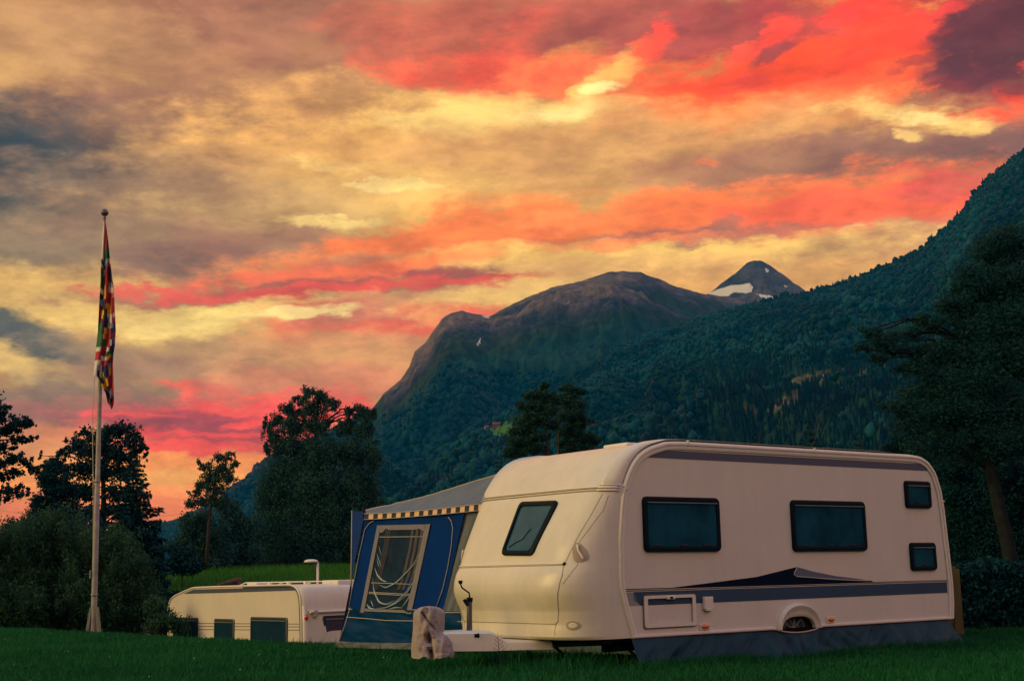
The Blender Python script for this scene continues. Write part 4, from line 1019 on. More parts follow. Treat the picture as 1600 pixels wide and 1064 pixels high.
    for xx in (.5, 1.5):
        g = G(); g.tube([(xx, .5, zr + .065), (xx, 3.0, zr + .065), (xx, 3.25, zr + .01)], .014, 8); g.build('rail', trimw, rl, True)
        for yy in (.6, 1.25, 2.0, 2.8): g = G(); g.box(xx - .03, xx + .03, yy - .04, yy + .04, zr - .02, zr + .075, bev=.008); g.build('rail_foot', trimw, rl)
    g = G(); g.box(1.0, 1.6, .15, .75, zr - .02, zr + .09, bev=.03); g.build('roof_hatch', trimw, root, True, 40)
    g = G(); g.box(.35, .75, 2.3, 2.7, zr - .02, zr + .07, bev=.02); g.build('roof_hatch', trimw, root, True, 40)
    g = G(); g.lathe([(.30, -.12), (.33, -.10), (.33, .10), (.30, .12)], (.2, 2.0, -1.45), 24, 0, 'x'); g.build('wheel', rubber, root, True, 40)
    g = G(); g.box(.05, Wd - .05, .1, L - .2, -1.35, -1.2); g.build('chassis', dark, root)
second_caravan()

def simple_caravan(u0, Y, ztop, width, length, rz, label, m):
    c = at(u0, 920, Y); gz = float(gh(c[0], c[1])); root = thing('caravan', label, 'caravan', (c[0], c[1], 0), rz)
    P = [(0, gz + .35), (-.06, gz + .9), (.0, gz + 1.5), (.12, ztop - .3), (.25, ztop - .12), (.5, ztop), (length - .5, ztop), (length - .15, ztop - .2), (length, gz + 1.2), (length, gz + .35)]
    P = np.array(P); d = np.concatenate([[0], np.cumsum(np.hypot(*np.diff(P, axis=0).T))]); t = np.linspace(0, d[-1], 60); P = np.stack([np.interp(t, d, P[:, 0]), np.interp(t, d, P[:, 1])], 1)
    for _ in range(3): P[1:-1] = .25 * P[:-2] + .5 * P[1:-1] + .25 * P[2:]
    g = G(); g.prism([tuple(p) for p in P], lambda a, b, e: (a, e, b), 0, width); g.build('body_shell', m, root)
    g = G(); g.prism([(.4, gz + 1.25), (length - .4, gz + 1.25), (length - .4, gz + 1.45), (.4, gz + 1.45)], lambda a, b, e: (a, e, b), -.006, .002); g.build('stripe', stripe, root)
    for a in (.6, length * .55):
        g = G(); g.prism(rrect(a, a + .9, ztop - 1.2, ztop - .65, .05), lambda p, b, e: (p, e, b), -.02, .002); fo = g.build('window_frame', blackp, root)
        g = G(); g.prism(rrect(a + .06, a + .84, ztop - 1.14, ztop - .71, .03), lambda p, b, e: (p, e, b), -.028, -.018); g.build('window_pane', glassd, fo)
    g = G(); g.tube([(p[0], -.006, p[1]) for p in P], .018, 6); g.build('edge_trim', trimw, root, True)
    g = G(); g.box(length * .45, length * .45 + .5, .7, 1.2, ztop - .01, ztop + .08, bev=.02); g.build('roof_hatch', trimw, root)
    g = G(); g.lathe([(.2, -.08), (.31, -.08), (.31, .08), (.2, .08)], (length * .5, .1, gz + .31), 24, 0, 'y'); g.build('wheel', rubber, root)
    return root
pinkw = mat('pinkish_caravan_sheet', (.60, .42, .37), .5, var=.1)
c3 = at(240, 935, 34)
simple_caravan(264, 38.0, at(250, 936, 38)[2], 2.2, 3.6, rad(172), 'pinkish caravan almost hidden behind the big left bush, beyond the cream caravan', pinkw)
simple_caravan(528, 40.0, at(540, 905.5, 40)[2], 2.2, 5.0, rad(12), 'pale caravan roof glimpsed between the blue tent and the meadow, farthest of the caravans', white)

# small lamp on a post beyond the caravan
def lamp():
    Y = 38.0; b = at(497, 905, Y); t = at(496.5, 879, Y); gz = float(gh(b[0], b[1])); root = thing('lamp_post', 'small pale lamp post with a flat tilted shade standing beyond the smaller caravan', 'lamp post', (t[0], t[1], gz))
    H = t[2] - gz; k = Y / FPX
    g = G(); g.tube([(0, 0, -.1), (0, 0, H)], .035, 10); g.build('post', trimw, root, True)
    g = G(); g.tube([(0, 0, H - .09), (-.06, 0, H - .12), (-.09, 0, H - .06), (-.09, 0, H - .01)], .012, 6); g.build('bracket', steel, root, True)
    g = G(); g.lathe([(0, .075), (.10, .07), (.18, .045), (.205, .0), (.18, -.02), (0, -.025)], (-.19, 0, H + .03), 24); g.build('lamp_shade', trimw, root, True)
    g = G(); g.tube([(0, 0, H), (.05, 0, H + .01)], .02, 8); g.build('cap', steel, root)
lamp()
# fallen trunk lying on the bank
g = G(); p0 = at(342, 913, 40); p1 = at(357, 909, 40.3); p2 = at(371, 906, 40.5); p3 = at(378, 905, 40.6)
z_ = lambda p: (p[0], p[1], p[2] - .02)
g.tube([z_(p0), z_(p1), z_(p2), z_(p3)], [.05, .07, .10, .06], 12); g.tube([z_(p2), (p2[0] + .1, p2[1], p2[2] - 2.2)], [.1, .12], 10)
g.tube([z_(p1), (p1[0] - .1, p1[1], p1[2] - 2.4)], [.06, .09], 8)
lg = g.build('dead_branch', mat('brown_deadwood', (.10, .05, .04), .9, var=.5, vscale=8, bump=.6, bscale=14), None, True); tag(lg, 'brown leaning dead branch rising just behind the smaller caravan roof', 'branch')

# ------------------------------------------------------------------ flagpole and flag
def flagpole():
    Y = 30.0; b = at(146, 986, Y); t = at(163.3, 340, Y); root = thing('flagpole', 'tall weathered white flagpole with a round finial standing on the lawn before the big bush', 'flagpole', (b[0], b[1], 0))
    dx, dz = t[0] - b[0], t[2]
    def pp(f): return (dx * f, 0, dz * f)
    g = G(); g.tube([pp(.0), pp(.1), pp(.35), pp(.352), pp(.7), pp(.998)], [.068, .066, .060, .055, .048, .030], 14); g.build('pole', alu, root, True, 60)
    for f in (.35, .72, .085): g = G(); g.tube([pp(f), pp(f + .0035)], .085 - .03 * f, 14); g.build('band', steel, root, True)
    g = G(); g.lathe([(0, .12), (.05, .105), (.085, .06), (.092, .02), (.07, -.03), (.03, -.06), (.035, -.09), (.035, -.13), (.02, -.17)], (dx, 0, dz + .09), 20); g.build('finial', mat('finial_bronze', (.12, .12, .13), .4, metal=.5), root, True, 50)
    tb = thing('pole_foot', None, None, (0, 0, 0)); tb.parent = root
    for x0, x1 in ((-.10, -.06), (.10, .06)):
        g = G(); g.add([(x0 * 1.35 - .035, -.07, -.05), (x0 * 1.35 + .035, -.07, -.05), (x0 * 1.35 + .035, .07, -.05), (x0 * 1.35 - .035, .07, -.05), (x1 - .025, -.06, .56), (x1 + .025, -.06, .56), (x1 + .025, .06, .56), (x1 - .025, .06, .56)], [(0, 1, 2, 3), (4, 5, 6, 7), (0, 1, 5, 4), (1, 2, 6, 5), (2, 3, 7, 6), (3, 0, 4, 7)]); g.build('side_plate', steel, tb)
    g = G(); g.tube([(-.13, -.02, .42), (.13, -.02, .42)], .014, 8); g.tube([(-.15, -.02, .15), (.15, -.02, .15)], .014, 8); g.build('bolt', steel, tb)
    r0 = np.array(at(147.5, 590, Y)) - np.array([b[0], b[1], 0]); r1 = np.array(at(145, 700, Y)) - np.array([b[0], b[1], 0])
    g = G(); pts = [tuple(r0 * 1), tuple((r0 + r1) / 2 + np.array([-.02, 0, 0])), tuple(r1), (dx * .4 - .07, 0, dz * .30), (dx * .1 - .05, -.02, 1.3)]
    g.tube(pts, .009, 5); g.build('halyard', piping, root, True)
    g = G(); g.tube([(dx * .12 - .09, -.06, 1.2), (dx * .12 - .09, -.06, 1.38)], .012, 6); g.build('cleat', steel, root)
    return Y
YF = flagpole()
FC = {'W': (.75, .70, .70), 'R': (.45, .02, .03), 'B': (.012, .02, .14), 'G': (.01, .13, .05), 'Y': (.75, .45, .02), 'K': (.02, .02, .025), 'M': (.20, .02, .06), 'L': (.28, .33, .38), 'D': (.008, .012, .06)}
def flag():
    keys = list(FC); mats = [mat('flag_cloth_' + k.lower(), FC[k], .75, var=.2, vscale=9, bump=.2, bscale=60) for k in keys]
    z8 = lambda x, y: (100 + x / 2.957, 310 + y / 2.957)
    # left and right edge of the hanging cloth down its length (zoomed picture coordinates)
    ed = [(105, 183, 191), (150, 180, 198), (200, 177, 204), (260, 174, 210), (320, 171, 217), (380, 169, 224), (440, 165, 232), (490, 162, 232), (560, 159, 236), (620, 156, 239), (680, 150, 236), (730, 146, 228), (780, 140, 226), (820, 137, 228), (828, 160, 229), (860, 172, 229), (900, 192, 230), (940, 200, 231), (968, 218, 226)]
    rows = 150; cols = 22; V = []; yy = np.linspace(105, 968, rows)
    for y in yy:
        l = np.interp(y, [e[0] for e in ed], [e[1] for e in ed]); r = np.interp(y, [e[0] for e in ed], [e[2] for e in ed])
        for k in range(cols):
            s = k / (cols - 1); x = l + (r - l) * s; u, v = z8(x, y + 6 * math.sin(s * 5))
            wv = math.sin(s * 13 + y * .012) * .07 * min(1, (r - l) / 50) + .03 * float(fbm(np.array([s * 3]), np.array([y * .02]), oct=2, seed=61)[0])
            V.append(at(u, v, YF - .10 - .10 + wv))
    F = [(i * cols + j, i * cols + j + 1, (i + 1) * cols + j + 1, (i + 1) * cols + j) for i in range(rows - 1) for j in range(cols - 1)]
    # patches: bands of (y from, y to, list of (fraction, colour)); edges wander along the folds
    pat = [(0, 200, [(.35, 'W'), (1, 'R')]), (200, 235, [(.4, 'W'), (.7, 'R'), (1, 'M')]), (235, 280, [(.35, 'W'), (1, 'G')]), (280, 300, [(.3, 'K'), (.55, 'L'), (1, 'W')]), (300, 318, [(.3, 'L'), (.5, 'K'), (.8, 'L'), (1, 'R')]), (318, 345, [(.25, 'K'), (.45, 'W'), (.75, 'R'), (1, 'B')]),
      (345, 390, [(.35, 'G'), (.7, 'R'), (1, 'B')]), (390, 410, [(.32, 'G'), (.42, 'Y'), (.6, 'R'), (1, 'L')]), (410, 435, [(.25, 'W'), (.42, 'Y'), (.62, 'R'), (1, 'W')]), (435, 458, [(.3, 'B'), (.45, 'Y'), (.9, 'R'), (1, 'W')]), (458, 485, [(.3, 'L'), (.42, 'B'), (1, 'R')]), (485, 505, [(.3, 'M'), (.45, 'B'), (.75, 'Y'), (1, 'R')]), (505, 530, [(.2, 'R'), (.32, 'Y'), (.5, 'K'), (.75, 'Y'), (1, 'R')]),
      (530, 548, [(.2, 'M'), (.3, 'Y'), (.5, 'K'), (.8, 'W'), (.86, 'R'), (1, 'W')]), (548, 570, [(.22, 'M'), (.5, 'D'), (.6, 'R'), (.8, 'W'), (1, 'R')]), (570, 595, [(.25, 'G'), (.55, 'D'), (.65, 'W'), (.85, 'L'), (1, 'B')]), (595, 620, [(.2, 'G'), (.32, 'D'), (.5, 'Y'), (.7, 'R'), (1, 'B')]), (620, 648, [(.22, 'G'), (.3, 'D'), (.45, 'Y'), (.72, 'R'), (1, 'M')]), (648, 680, [(.2, 'G'), (.52, 'G'), (.7, 'R'), (.8, 'W'), (.9, 'B'), (1, 'L')]), (680, 700, [(.25, 'W'), (.55, 'R'), (.7, 'W'), (.85, 'D'), (1, 'B')]),
      (700, 722, [(.3, 'R'), (.6, 'M'), (.8, 'G'), (1, 'D')]), (722, 742, [(.3, 'R'), (.6, 'W'), (.85, 'Y'), (1, 'G')]), (742, 765, [(.35, 'W'), (.7, 'R'), (1, 'M')]), (765, 790, [(.15, 'W'), (.3, 'L'), (.42, 'W'), (.72, 'B'), (.9, 'L'), (1, 'R')]), (790, 822, [(.15, 'W'), (.28, 'K'), (.42, 'W'), (.5, 'Y'), (.75, 'B'), (.9, 'Y'), (1, 'R')]), (822, 855, [(.3, 'D'), (.55, 'Y'), (.8, 'R'), (1, 'M')]), (855, 880, [(.2, 'Y'), (.45, 'Y'), (.6, 'B'), (1, 'R')]), (880, 915, [(.5, 'B'), (.8, 'W'), (1, 'R')]), (915, 938, [(.4, 'R'), (.9, 'D'), (1, 'B')]), (938, 970, [(.5, 'M'), (1, 'R')])]
    mi = []
    for i in range(rows - 1):
        for j in range(cols - 1):
            s = (j + .5) / (cols - 1); y = yy[i] + 5 * math.sin(s * 9 + i * .05)
            c = 'R'
            for a, b, l in pat:
                if a <= y < b:
                    for f, k in l:
                        if s <= f: c = k; break
                    break
            mi.append(keys.index(c))
    o = obj('flag', V, F, mats, None, True, mi); so = o.modifiers.new('s', 'SOLIDIFY'); so.thickness = .006
    tag(o, 'long limp banner patched from many colourful national flags hanging down the flagpole', 'flag')
flag()

# utility pole
def util_pole():
    Y = 90.0; b = at(314.5, 896, Y); t = at(313, 797, Y); gz = float(gh(b[0], b[1])); r = thing('utility_pole', 'thin dark wooden utility pole with small insulators among the trees beyond the meadow', 'utility pole', (b[0], b[1], gz)); dx, H = t[0] - b[0], t[2] - gz
    g = G(); g.tube([(0, 0, -.3), (dx, 0, H)], [.11, .08], 10); g.build('post', bark, r, True)
    for k, z in enumerate((H - .15, H - .75)):
        g = G(); g.tube([(dx, 0, z), (dx + .16, -.05, z)], .02, 6); g.lathe([(.03, -.06), (.07, -.05), (.08, .0), (.05, .03), (.06, .06), (0, .09)], (dx + .18, -.05, z + .05), 12); g.build('insulator', MT['trim_white'], r, True)
    g = G()
    for z in (H - .05, H - .65):
        a = np.array([dx + .18, -.05, z]); e = np.array([-16., 6., z + .6]); g.tube([tuple(a * (1 - s) + e * s - np.array([0, 0, 2.2 * s * (1 - s)])) for s in np.linspace(0, 1, 16)], .006, 4)
    g.build('wire', blackp, r, True)
util_pole()

# fence panel behind the caravan
def fence():
    Y = 21.0; a = at(1478, 1000, Y); b = at(1511, 1000, Y - .25); r = thing('fence_panel', 'low yellowish board fence panel with a thick post behind the rear of the caravan', 'fence', (a[0], a[1], 0)); r.rotation_euler = (0, 0, rad(-8))
    H = at(1500, 888, Y)[2]; wd = b[0] - a[0]
    g = G()
    for k in range(11):
        z = .03 + k * (H - .08) / 11; g.box(-1.2, wd - .10, -.012 + .006 * (k % 2), .02 + .006 * (k % 2), z, z + (H - .08) / 11 - .008, bev=.004)
    g.build('boards', wood, r)
    g = G(); g.box(wd - .10, wd + .03, -.05, .06, -.1, H + .0, bev=.008); g.build('post', wood, r)
    g = G(); g.box(-1.2, wd - .02, -.04, .05, H, H + .035, bev=.006); g.build('cap_rail', wood, r)
fence()

# ------------------------------------------------------------------ foliage
def leafquads(c, size, asp, rng, dirs=None, spread=1.0, flat=0.0):
    """one rhombus leaf per centre; size (n,), asp length/width, optional main direction"""
    n = len(c); a = rng.normal(size=(n, 3))
    if dirs is not None: a = dirs + a * spread
    a[:, 2] *= (1 - flat); a /= np.linalg.norm(a, axis=1)[:, None] + 1e-9
    b = rng.normal(size=(n, 3)); b -= (b * a).sum(1)[:, None] * a; b /= np.linalg.norm(b, axis=1)[:, None] + 1e-9
    s = size[:, None]; l = a * s / 2; w = b * s / asp / 2; nrm = np.cross(a, b) * s * .12
    V = np.stack([c - l, c + w + nrm, c + l, c - w + nrm], 1).reshape(-1, 3); return V, np.arange(n * 4).reshape(-1, 4)
def clumps3(cl, Y, dep=1.0):
    out = []
    for q in cl:
        x, y, rx, ry = q[:4]; dy = q[4] if len(q) > 4 else 0
        c = np.array(at(x, y, Y + dy)); k = (Y + dy) / FPX; out.append((c, np.array([rx * k, (rx + ry) / 2 * k * dep, ry * k])))
    return out
def tree(name, label, cat, Y, trunk_px, clumps, m, bm_, seed, nleaf, lsize, asp=1.6, subn=26, subr=.28, r0=.2, group=None, dep=1.0, droop=0., limbs=True, flat=0., rtop=.3, hang=0., ndir=None, spread=1., trunk_dy=None):
    rng = np.random.default_rng(seed)
    tp = [np.array(at(u, v, Y + (trunk_dy[i] if trunk_dy else 0))) for i, (u, v) in enumerate(trunk_px)]
    base = tp[0].copy(); base[2] = float(gh(base[0], base[1])) - .1
    root = thing(name, label, cat, tuple(base), 0, group)
    g = G(); T = [base] + tp[1:]; rs = [r0 * (1 - (1 - rtop * .3) * i / (len(T) - 1)) for i in range(len(T))]
    g.tube([tuple(p - base) for p in T], rs, 9); g.build('trunk', bm_, root, True)
    C3 = clumps3(clumps, Y, dep); vol = np.array([r[0] * r[1] * r[2] for _, r in C3]) ** .7; vol /= vol.sum()
    lim = G(); LV = []; LA = []; LD = []; LS = []
    Tn = np.array(T)
    for (c, r), f in zip(C3, vol):
        # limb from the trunk to the clump
        cand = Tn[1:] if len(Tn) > 2 else Tn; dd = np.linalg.norm(cand - c, axis=1) + np.maximum(0, cand[:, 2] - c[2] + .3) * 2; st = cand[int(dd.argmin())]
        if limbs:
            mid = (st + c) / 2 + np.array([0, 0, .12 * np.linalg.norm(c - st)]) + rng.normal(size=3) * .05 * np.linalg.norm(c - st)
            lim.tube([tuple(p - base) for p in (st, mid, c)], [r0 * .26, r0 * .16, r0 * .06], 6)
        ns = max(4, int(subn * len(C3) * f)); d = rng.normal(size=(ns, 3)); d /= np.linalg.norm(d, axis=1)[:, None]; rad_ = rng.random(ns) ** .42
        sc = c + (.45 * d * rad_[:, None] + .55 * rng.normal(size=(ns, 3)).clip(-1.7, 1.7) * .62) * r * 1.12
        if limbs:
            for q in sc[:max(3, ns // 2)]:
                h = c + (q - c) * .5 + np.array([0, 0, .06 * r[2]]); lim.tube([tuple(p - base) for p in (c, h, q)], [r0 * .06, r0 * .04, .010], 4, caps=False)
        per = max(3, int(nleaf * f / ns)); srr = subr * (r.mean()) * rng.uniform(.6, 1.35, ns)
        for q, sr_ in zip(sc, srr):
            k = int(per * rng.uniform(.5, 1.5)) + 1; o = rng.normal(size=(k, 3)) * sr_ * np.array([1, 1, 1 - flat * .6]) * .6
            if hang > 0: o[:, 2] -= rng.random(k) ** 1.3 * hang * sr_ * 3
            LV.append(q + o); LA.append(np.full(k, rng.random() * .55) + rng.random(k) * .45); LS.append(lsize * rng.uniform(.65, 1.3, k))
            LD.append(np.repeat(((q - c) / (np.linalg.norm(q - c) + 1e-6))[None], k, 0) if ndir is None else np.repeat(np.array(ndir, float)[None], k, 0))
    P = np.concatenate(LV); A = np.concatenate(LA); SZ = np.concatenate(LS); D = np.concatenate(LD)
    V, F = leafquads(P - base, SZ, asp, rng, D if (ndir is not None or droop) else None, spread, flat)
    if lim.v: lim.build('branches', bm_, root, True)
    big('crown', V, F, m, root, attr=np.repeat(A, 4)); return root
# conifer of the spruce kind: drooping tiers with combs of needles
def spruce(label, Y, u, vbase, vtop, wpx, seed, m=None, group=None, n=1, kind='spruce_tree', dens=1.0, cat='spruce'):
    rng = np.random.default_rng(seed); m = m or lf_spruce
    b = np.array(at(u, vbase, Y)); t = np.array(at(u, vtop, Y)); b[2] = float(gh(b[0], b[1])) - .1; H = t[2] - b[2]; Rm = wpx * Y / FPX
    root = thing(kind, label, cat, tuple(b), 0, group)
    g = G(); g.tube([(0, 0, 0), (0, 0, H * .6), (t[0] - b[0], 0, H)], [H * .018, H * .011, .01], 8); g.build('trunk', bark, root, True)
    P = []; D = []; S_ = []; br = G(); nt = int(30 * dens)
    for i in range(nt):
        f = .06 + .94 * i / nt; z = H * f; L = Rm * (1 - f) ** .8 * rng.uniform(.75, 1.1) + .05 * Rm; nb = max(4, int(11 * (1 - f) + 4))
        for k in range(nb):
            a = 2 * math.pi * (k + rng.random()) / nb; LL = L * rng.uniform(.5, 1.3); dv = np.array([math.cos(a), math.sin(a), 0]); K = max(3, int(LL / (.055 * Rm)))
            for j in range(K):
                s = (j + 1) / K; p = dv * LL * s + np.array([0, 0, z - LL * .38 * s + LL * .30 * s * s + .02 * H * 0]); w = .22 * LL * (1 - s * .6)
                q = 7
                o = rng.normal(size=(q, 3)) * np.array([w * .24, w * .24, .03 * LL + .02]); P.append(p + o); D.append(np.repeat((dv + np.array([0, 0, -.45]))[None], q, 0)); S_.append(np.full(q, (.16 + .10 * LL)))
            if k % 2 == 0: br.tube([(0, 0, z), tuple(dv * LL * .6 + np.array([0, 0, z - LL * .13])), tuple(dv * LL * .95 + np.array([0, 0, z - LL * .1]))], [.03, .018, .008], 4, caps=False)
    P = np.concatenate(P); D = np.concatenate(D); SZ = np.concatenate(S_) * rng.uniform(.7, 1.3, len(P)); V, F = leafquads(P, SZ, 3.2, rng, D, .5)
    br.build('branches', bark, root); big('crown', V, F, m, root, attr=np.repeat(rng.random(len(P)), 4)); return root

# --- left of the flagpole
tree('oak_tree', 'broad-leaved tree reaching in from the left edge of the picture with ragged dark sprays', 'tree', 55, [(-70, 900), (-60, 800), (-55, 720), (-50, 640)],
 [(-15, 640, 24, 12), (0, 652, 18, 16), (10, 637, 8, 8), (30, 662, 26, 12), (46, 660, 9, 6), (8, 672, 26, 9), (50, 685, 13, 7), (30, 688, 18, 7), (5, 700, 22, 6), (26, 716, 20, 10), (45, 725, 12, 12), (0, 722, 26, 10), (25, 738, 22, 8), (-5, 745, 20, 8), (12, 766, 26, 10), (38, 770, 12, 8), (-15, 775, 30, 10), (-50, 700, 45, 70), (-60, 620, 50, 50), (5, 782, 14, 5)],
 lf_oak, bark, 101, 15000, 0.14, asp=1.35, subn=46, subr=0.22, r0=.22)
tree('oak_tree', 'rounded broad-leaved tree directly behind the flagpole, sky glowing through its thin crown', 'tree', 75, [(160, 880), (161, 820), (162, 780), (160, 740), (165, 700)],
 [(190, 672, 28, 12), (160, 680, 30, 14), (130, 676, 14, 9), (205, 690, 22, 14), (218, 702, 14, 9), (228, 712, 6, 5), (120, 695, 20, 13), (100, 706, 14, 10), (150, 705, 38, 18), (188, 712, 34, 16), (90, 728, 20, 14), (120, 735, 26, 16), (160, 738, 32, 17), (200, 738, 22, 16), (70, 735, 12, 12), (62, 712, 5, 8), (55, 738, 9, 7), (90, 758, 26, 14), (135, 770, 30, 15), (180, 768, 26, 16), (205, 775, 16, 14), (110, 795, 24, 13), (75, 790, 22, 10), (150, 800, 30, 12), (190, 800, 26, 14)],
 lf_oak, bark, 102, 25000, 0.15, asp=1.35, subn=50, subr=0.2, r0=.26)
tree('pine_tree', 'dark dense pine standing between the left-edge tree and the flagpole', 'tree', 72, [(84, 880), (85, 800), (84, 735)],
 [(84, 730, 14, 12), (80, 750, 24, 12), (92, 768, 28, 14), (72, 785, 26, 12), (95, 800, 30, 14), (60, 810, 30, 10), (110, 815, 22, 12), (80, 830, 50, 18), (30, 822, 26, 7)], lf_spruce, bark, 103, 22000, 0.22, asp=3, subn=34, subr=0.34, r0=.2)
spruce('pointed spruce just right of the flagpole with spiky boughs against the orange sky', 62, 207, 885, 714, 80, 104, dens=1.25)
tree('shrub', 'low dark shrubs under the trees behind the flagpole', 'shrub', 64, [(150, 890), (150, 860)], [(90, 850, 60, 22), (160, 850, 50, 25), (225, 862, 26, 22), (130, 870, 60, 20), (210, 885, 40, 14)], lf_spruce, bark, 105, 12000, .26, subn=14, subr=.5, r0=.08)
# --- birches
tree('birch_tree', 'slender sparse birch with thin feathery top, between the spruce and the large birch', 'birch', 85, [(322, 890), (326, 820), (334, 760), (342, 712)],
 [(345, 716, 12, 9), (362, 712, 9, 6), (368, 726, 7, 9), (348, 732, 20, 10), (322, 728, 12, 8), (310, 722, 6, 5), (330, 745, 20, 9), (355, 748, 14, 9), (318, 758, 18, 9), (340, 765, 18, 9), (304, 770, 10, 7), (298, 786, 10, 9), (320, 780, 20, 9), (345, 785, 18, 10)], lf_birch, bbark, 106, 12000, 0.13, asp=1.8, subn=34, subr=0.28, r0=.13, hang=.3)
for i, (lab, cl, sd) in enumerate((('dark bushy willow clump beneath the slender birch', [(300, 815, 26, 20), (320, 840, 36, 28), (295, 860, 26, 26), (330, 872, 36, 22)], 107), ('dark bushy willow clump between the slender birch and the large birch', [(360, 800, 22, 22), (372, 830, 34, 30), (352, 860, 34, 28), (385, 870, 26, 22)], 108))):
    tree('willow_tree', lab, 'tree', 88 + 3 * i, [(cl[1][0], 893), (cl[1][0], 840)], cl, lf_birch, bark, sd, 26000, .16, subn=50, subr=.32, r0=.14, hang=.3)
tree('shrub', 'small dark shrub at the foot of the utility pole', 'shrub', 74, [(285, 893), (285, 875)], [(284, 868, 14, 18), (280, 884, 22, 10), (300, 885, 16, 10)], lf_spruce, bark, 109, 3500, .22, subn=10, subr=.45, r0=.05)
tree('birch_tree', 'large spreading birch with drooping twigs, tallest tree left of the tent', 'birch', 95, [(500, 894), (501, 820), (497, 740), (494, 670), (488, 616)],
 [(482, 610, 14, 7), (500, 616, 18, 9), (468, 622, 12, 8), (520, 626, 16, 9), (455, 638, 18, 10), (490, 636, 24, 12), (436, 652, 14, 9), (420, 660, 11, 9), (545, 640, 12, 9), (566, 640, 16, 10), (580, 648, 8, 10), (460, 660, 26, 14), (425, 680, 14, 14), (416, 698, 7, 12), (500, 662, 20, 14), (538, 662, 18, 11), (572, 668, 18, 14), (445, 690, 28, 16), (490, 700, 38, 22), (548, 700, 30, 18), (580, 705, 16, 22), (440, 730, 30, 22), (490, 745, 46, 26), (556, 745, 36, 28), (425, 765, 32, 20), (470, 790, 50, 26), (540, 790, 46, 26), (586, 775, 14, 26), (420, 815, 40, 24), (480, 835, 56, 26), (555, 835, 46, 28), (430, 865, 40, 22), (500, 873, 56, 20), (575, 870, 30, 20)],
 lf_birch, bbark, 110, 170000, 0.15, asp=1.7, subn=60, subr=0.26, r0=.34, hang=.9, dep=1.2, ndir=(0, 0, -1), spread=.8)
# --- pines behind the caravan
pb2 = mat('reddish_pine_bark', (.075, .042, .034), .9, spec=.1, var=.4, vscale=3)
tree('pine_tree', 'left-hand scots pine of the pair, with a bare reddish trunk', 'pine', 120, [(857, 760), (856, 716), (853, 660), (850, 612)],
 [(850, 604, 11, 6), (838, 618, 20, 7), (858, 622, 18, 7), (828, 634, 22, 8), (852, 640, 22, 9), (832, 655, 26, 9), (860, 662, 18, 8), (818, 672, 22, 9), (812, 690, 24, 9), (842, 684, 22, 7), (803, 708, 20, 8), (836, 700, 22, 7)], lf_pinefar, pb2, 111, 25000, 0.3, asp=4, subn=34, subr=0.34, r0=.19, flat=.35, group='pair of scots pines behind the caravan roof')
tree('pine_tree', 'right-hand scots pine of the pair, with the wider crown', 'pine', 124, [(873, 760), (873, 710), (874, 660), (880, 618)],
 [(888, 608, 16, 7), (905, 612, 9, 6), (880, 624, 22, 8), (900, 634, 18, 8), (888, 650, 24, 9), (908, 660, 16, 8), (890, 672, 24, 8), (908, 684, 22, 8), (925, 690, 14, 6), (908, 704, 28, 8), (884, 692, 18, 7)], lf_pinefar, pb2, 112, 25000, 0.3, asp=4, subn=34, subr=0.34, r0=.19, flat=.35, group='pair of scots pines behind the caravan roof')
for i, (u, vt, w_, Yd, lab) in enumerate(((1050, 668, 22, 110, 'small conifer top showing above the roof near its front window'), (1116, 676, 16, 118, 'smallest conifer top above the middle of the caravan roof'), (1188, 666, 24, 112, 'rounded conifer top above the roof between its two long windows'), (1276, 648, 34, 100, 'tallest conifer top above the caravan roof, right of the middle'), (1350, 668, 26, 104, 'conifer top just above the rear half of the caravan roof'), (960, 690, 30, 112, 'low conifer behind the roof hatch of the caravan'), (780, 715, 30, 110, 'low conifer behind the curved front of the caravan roof'))):
    spruce(lab, Yd, u, 860, vt, w_ * 1.5, 120 + i, lf_pine, None, 1, 'conifer_tree', .8, 'conifer')
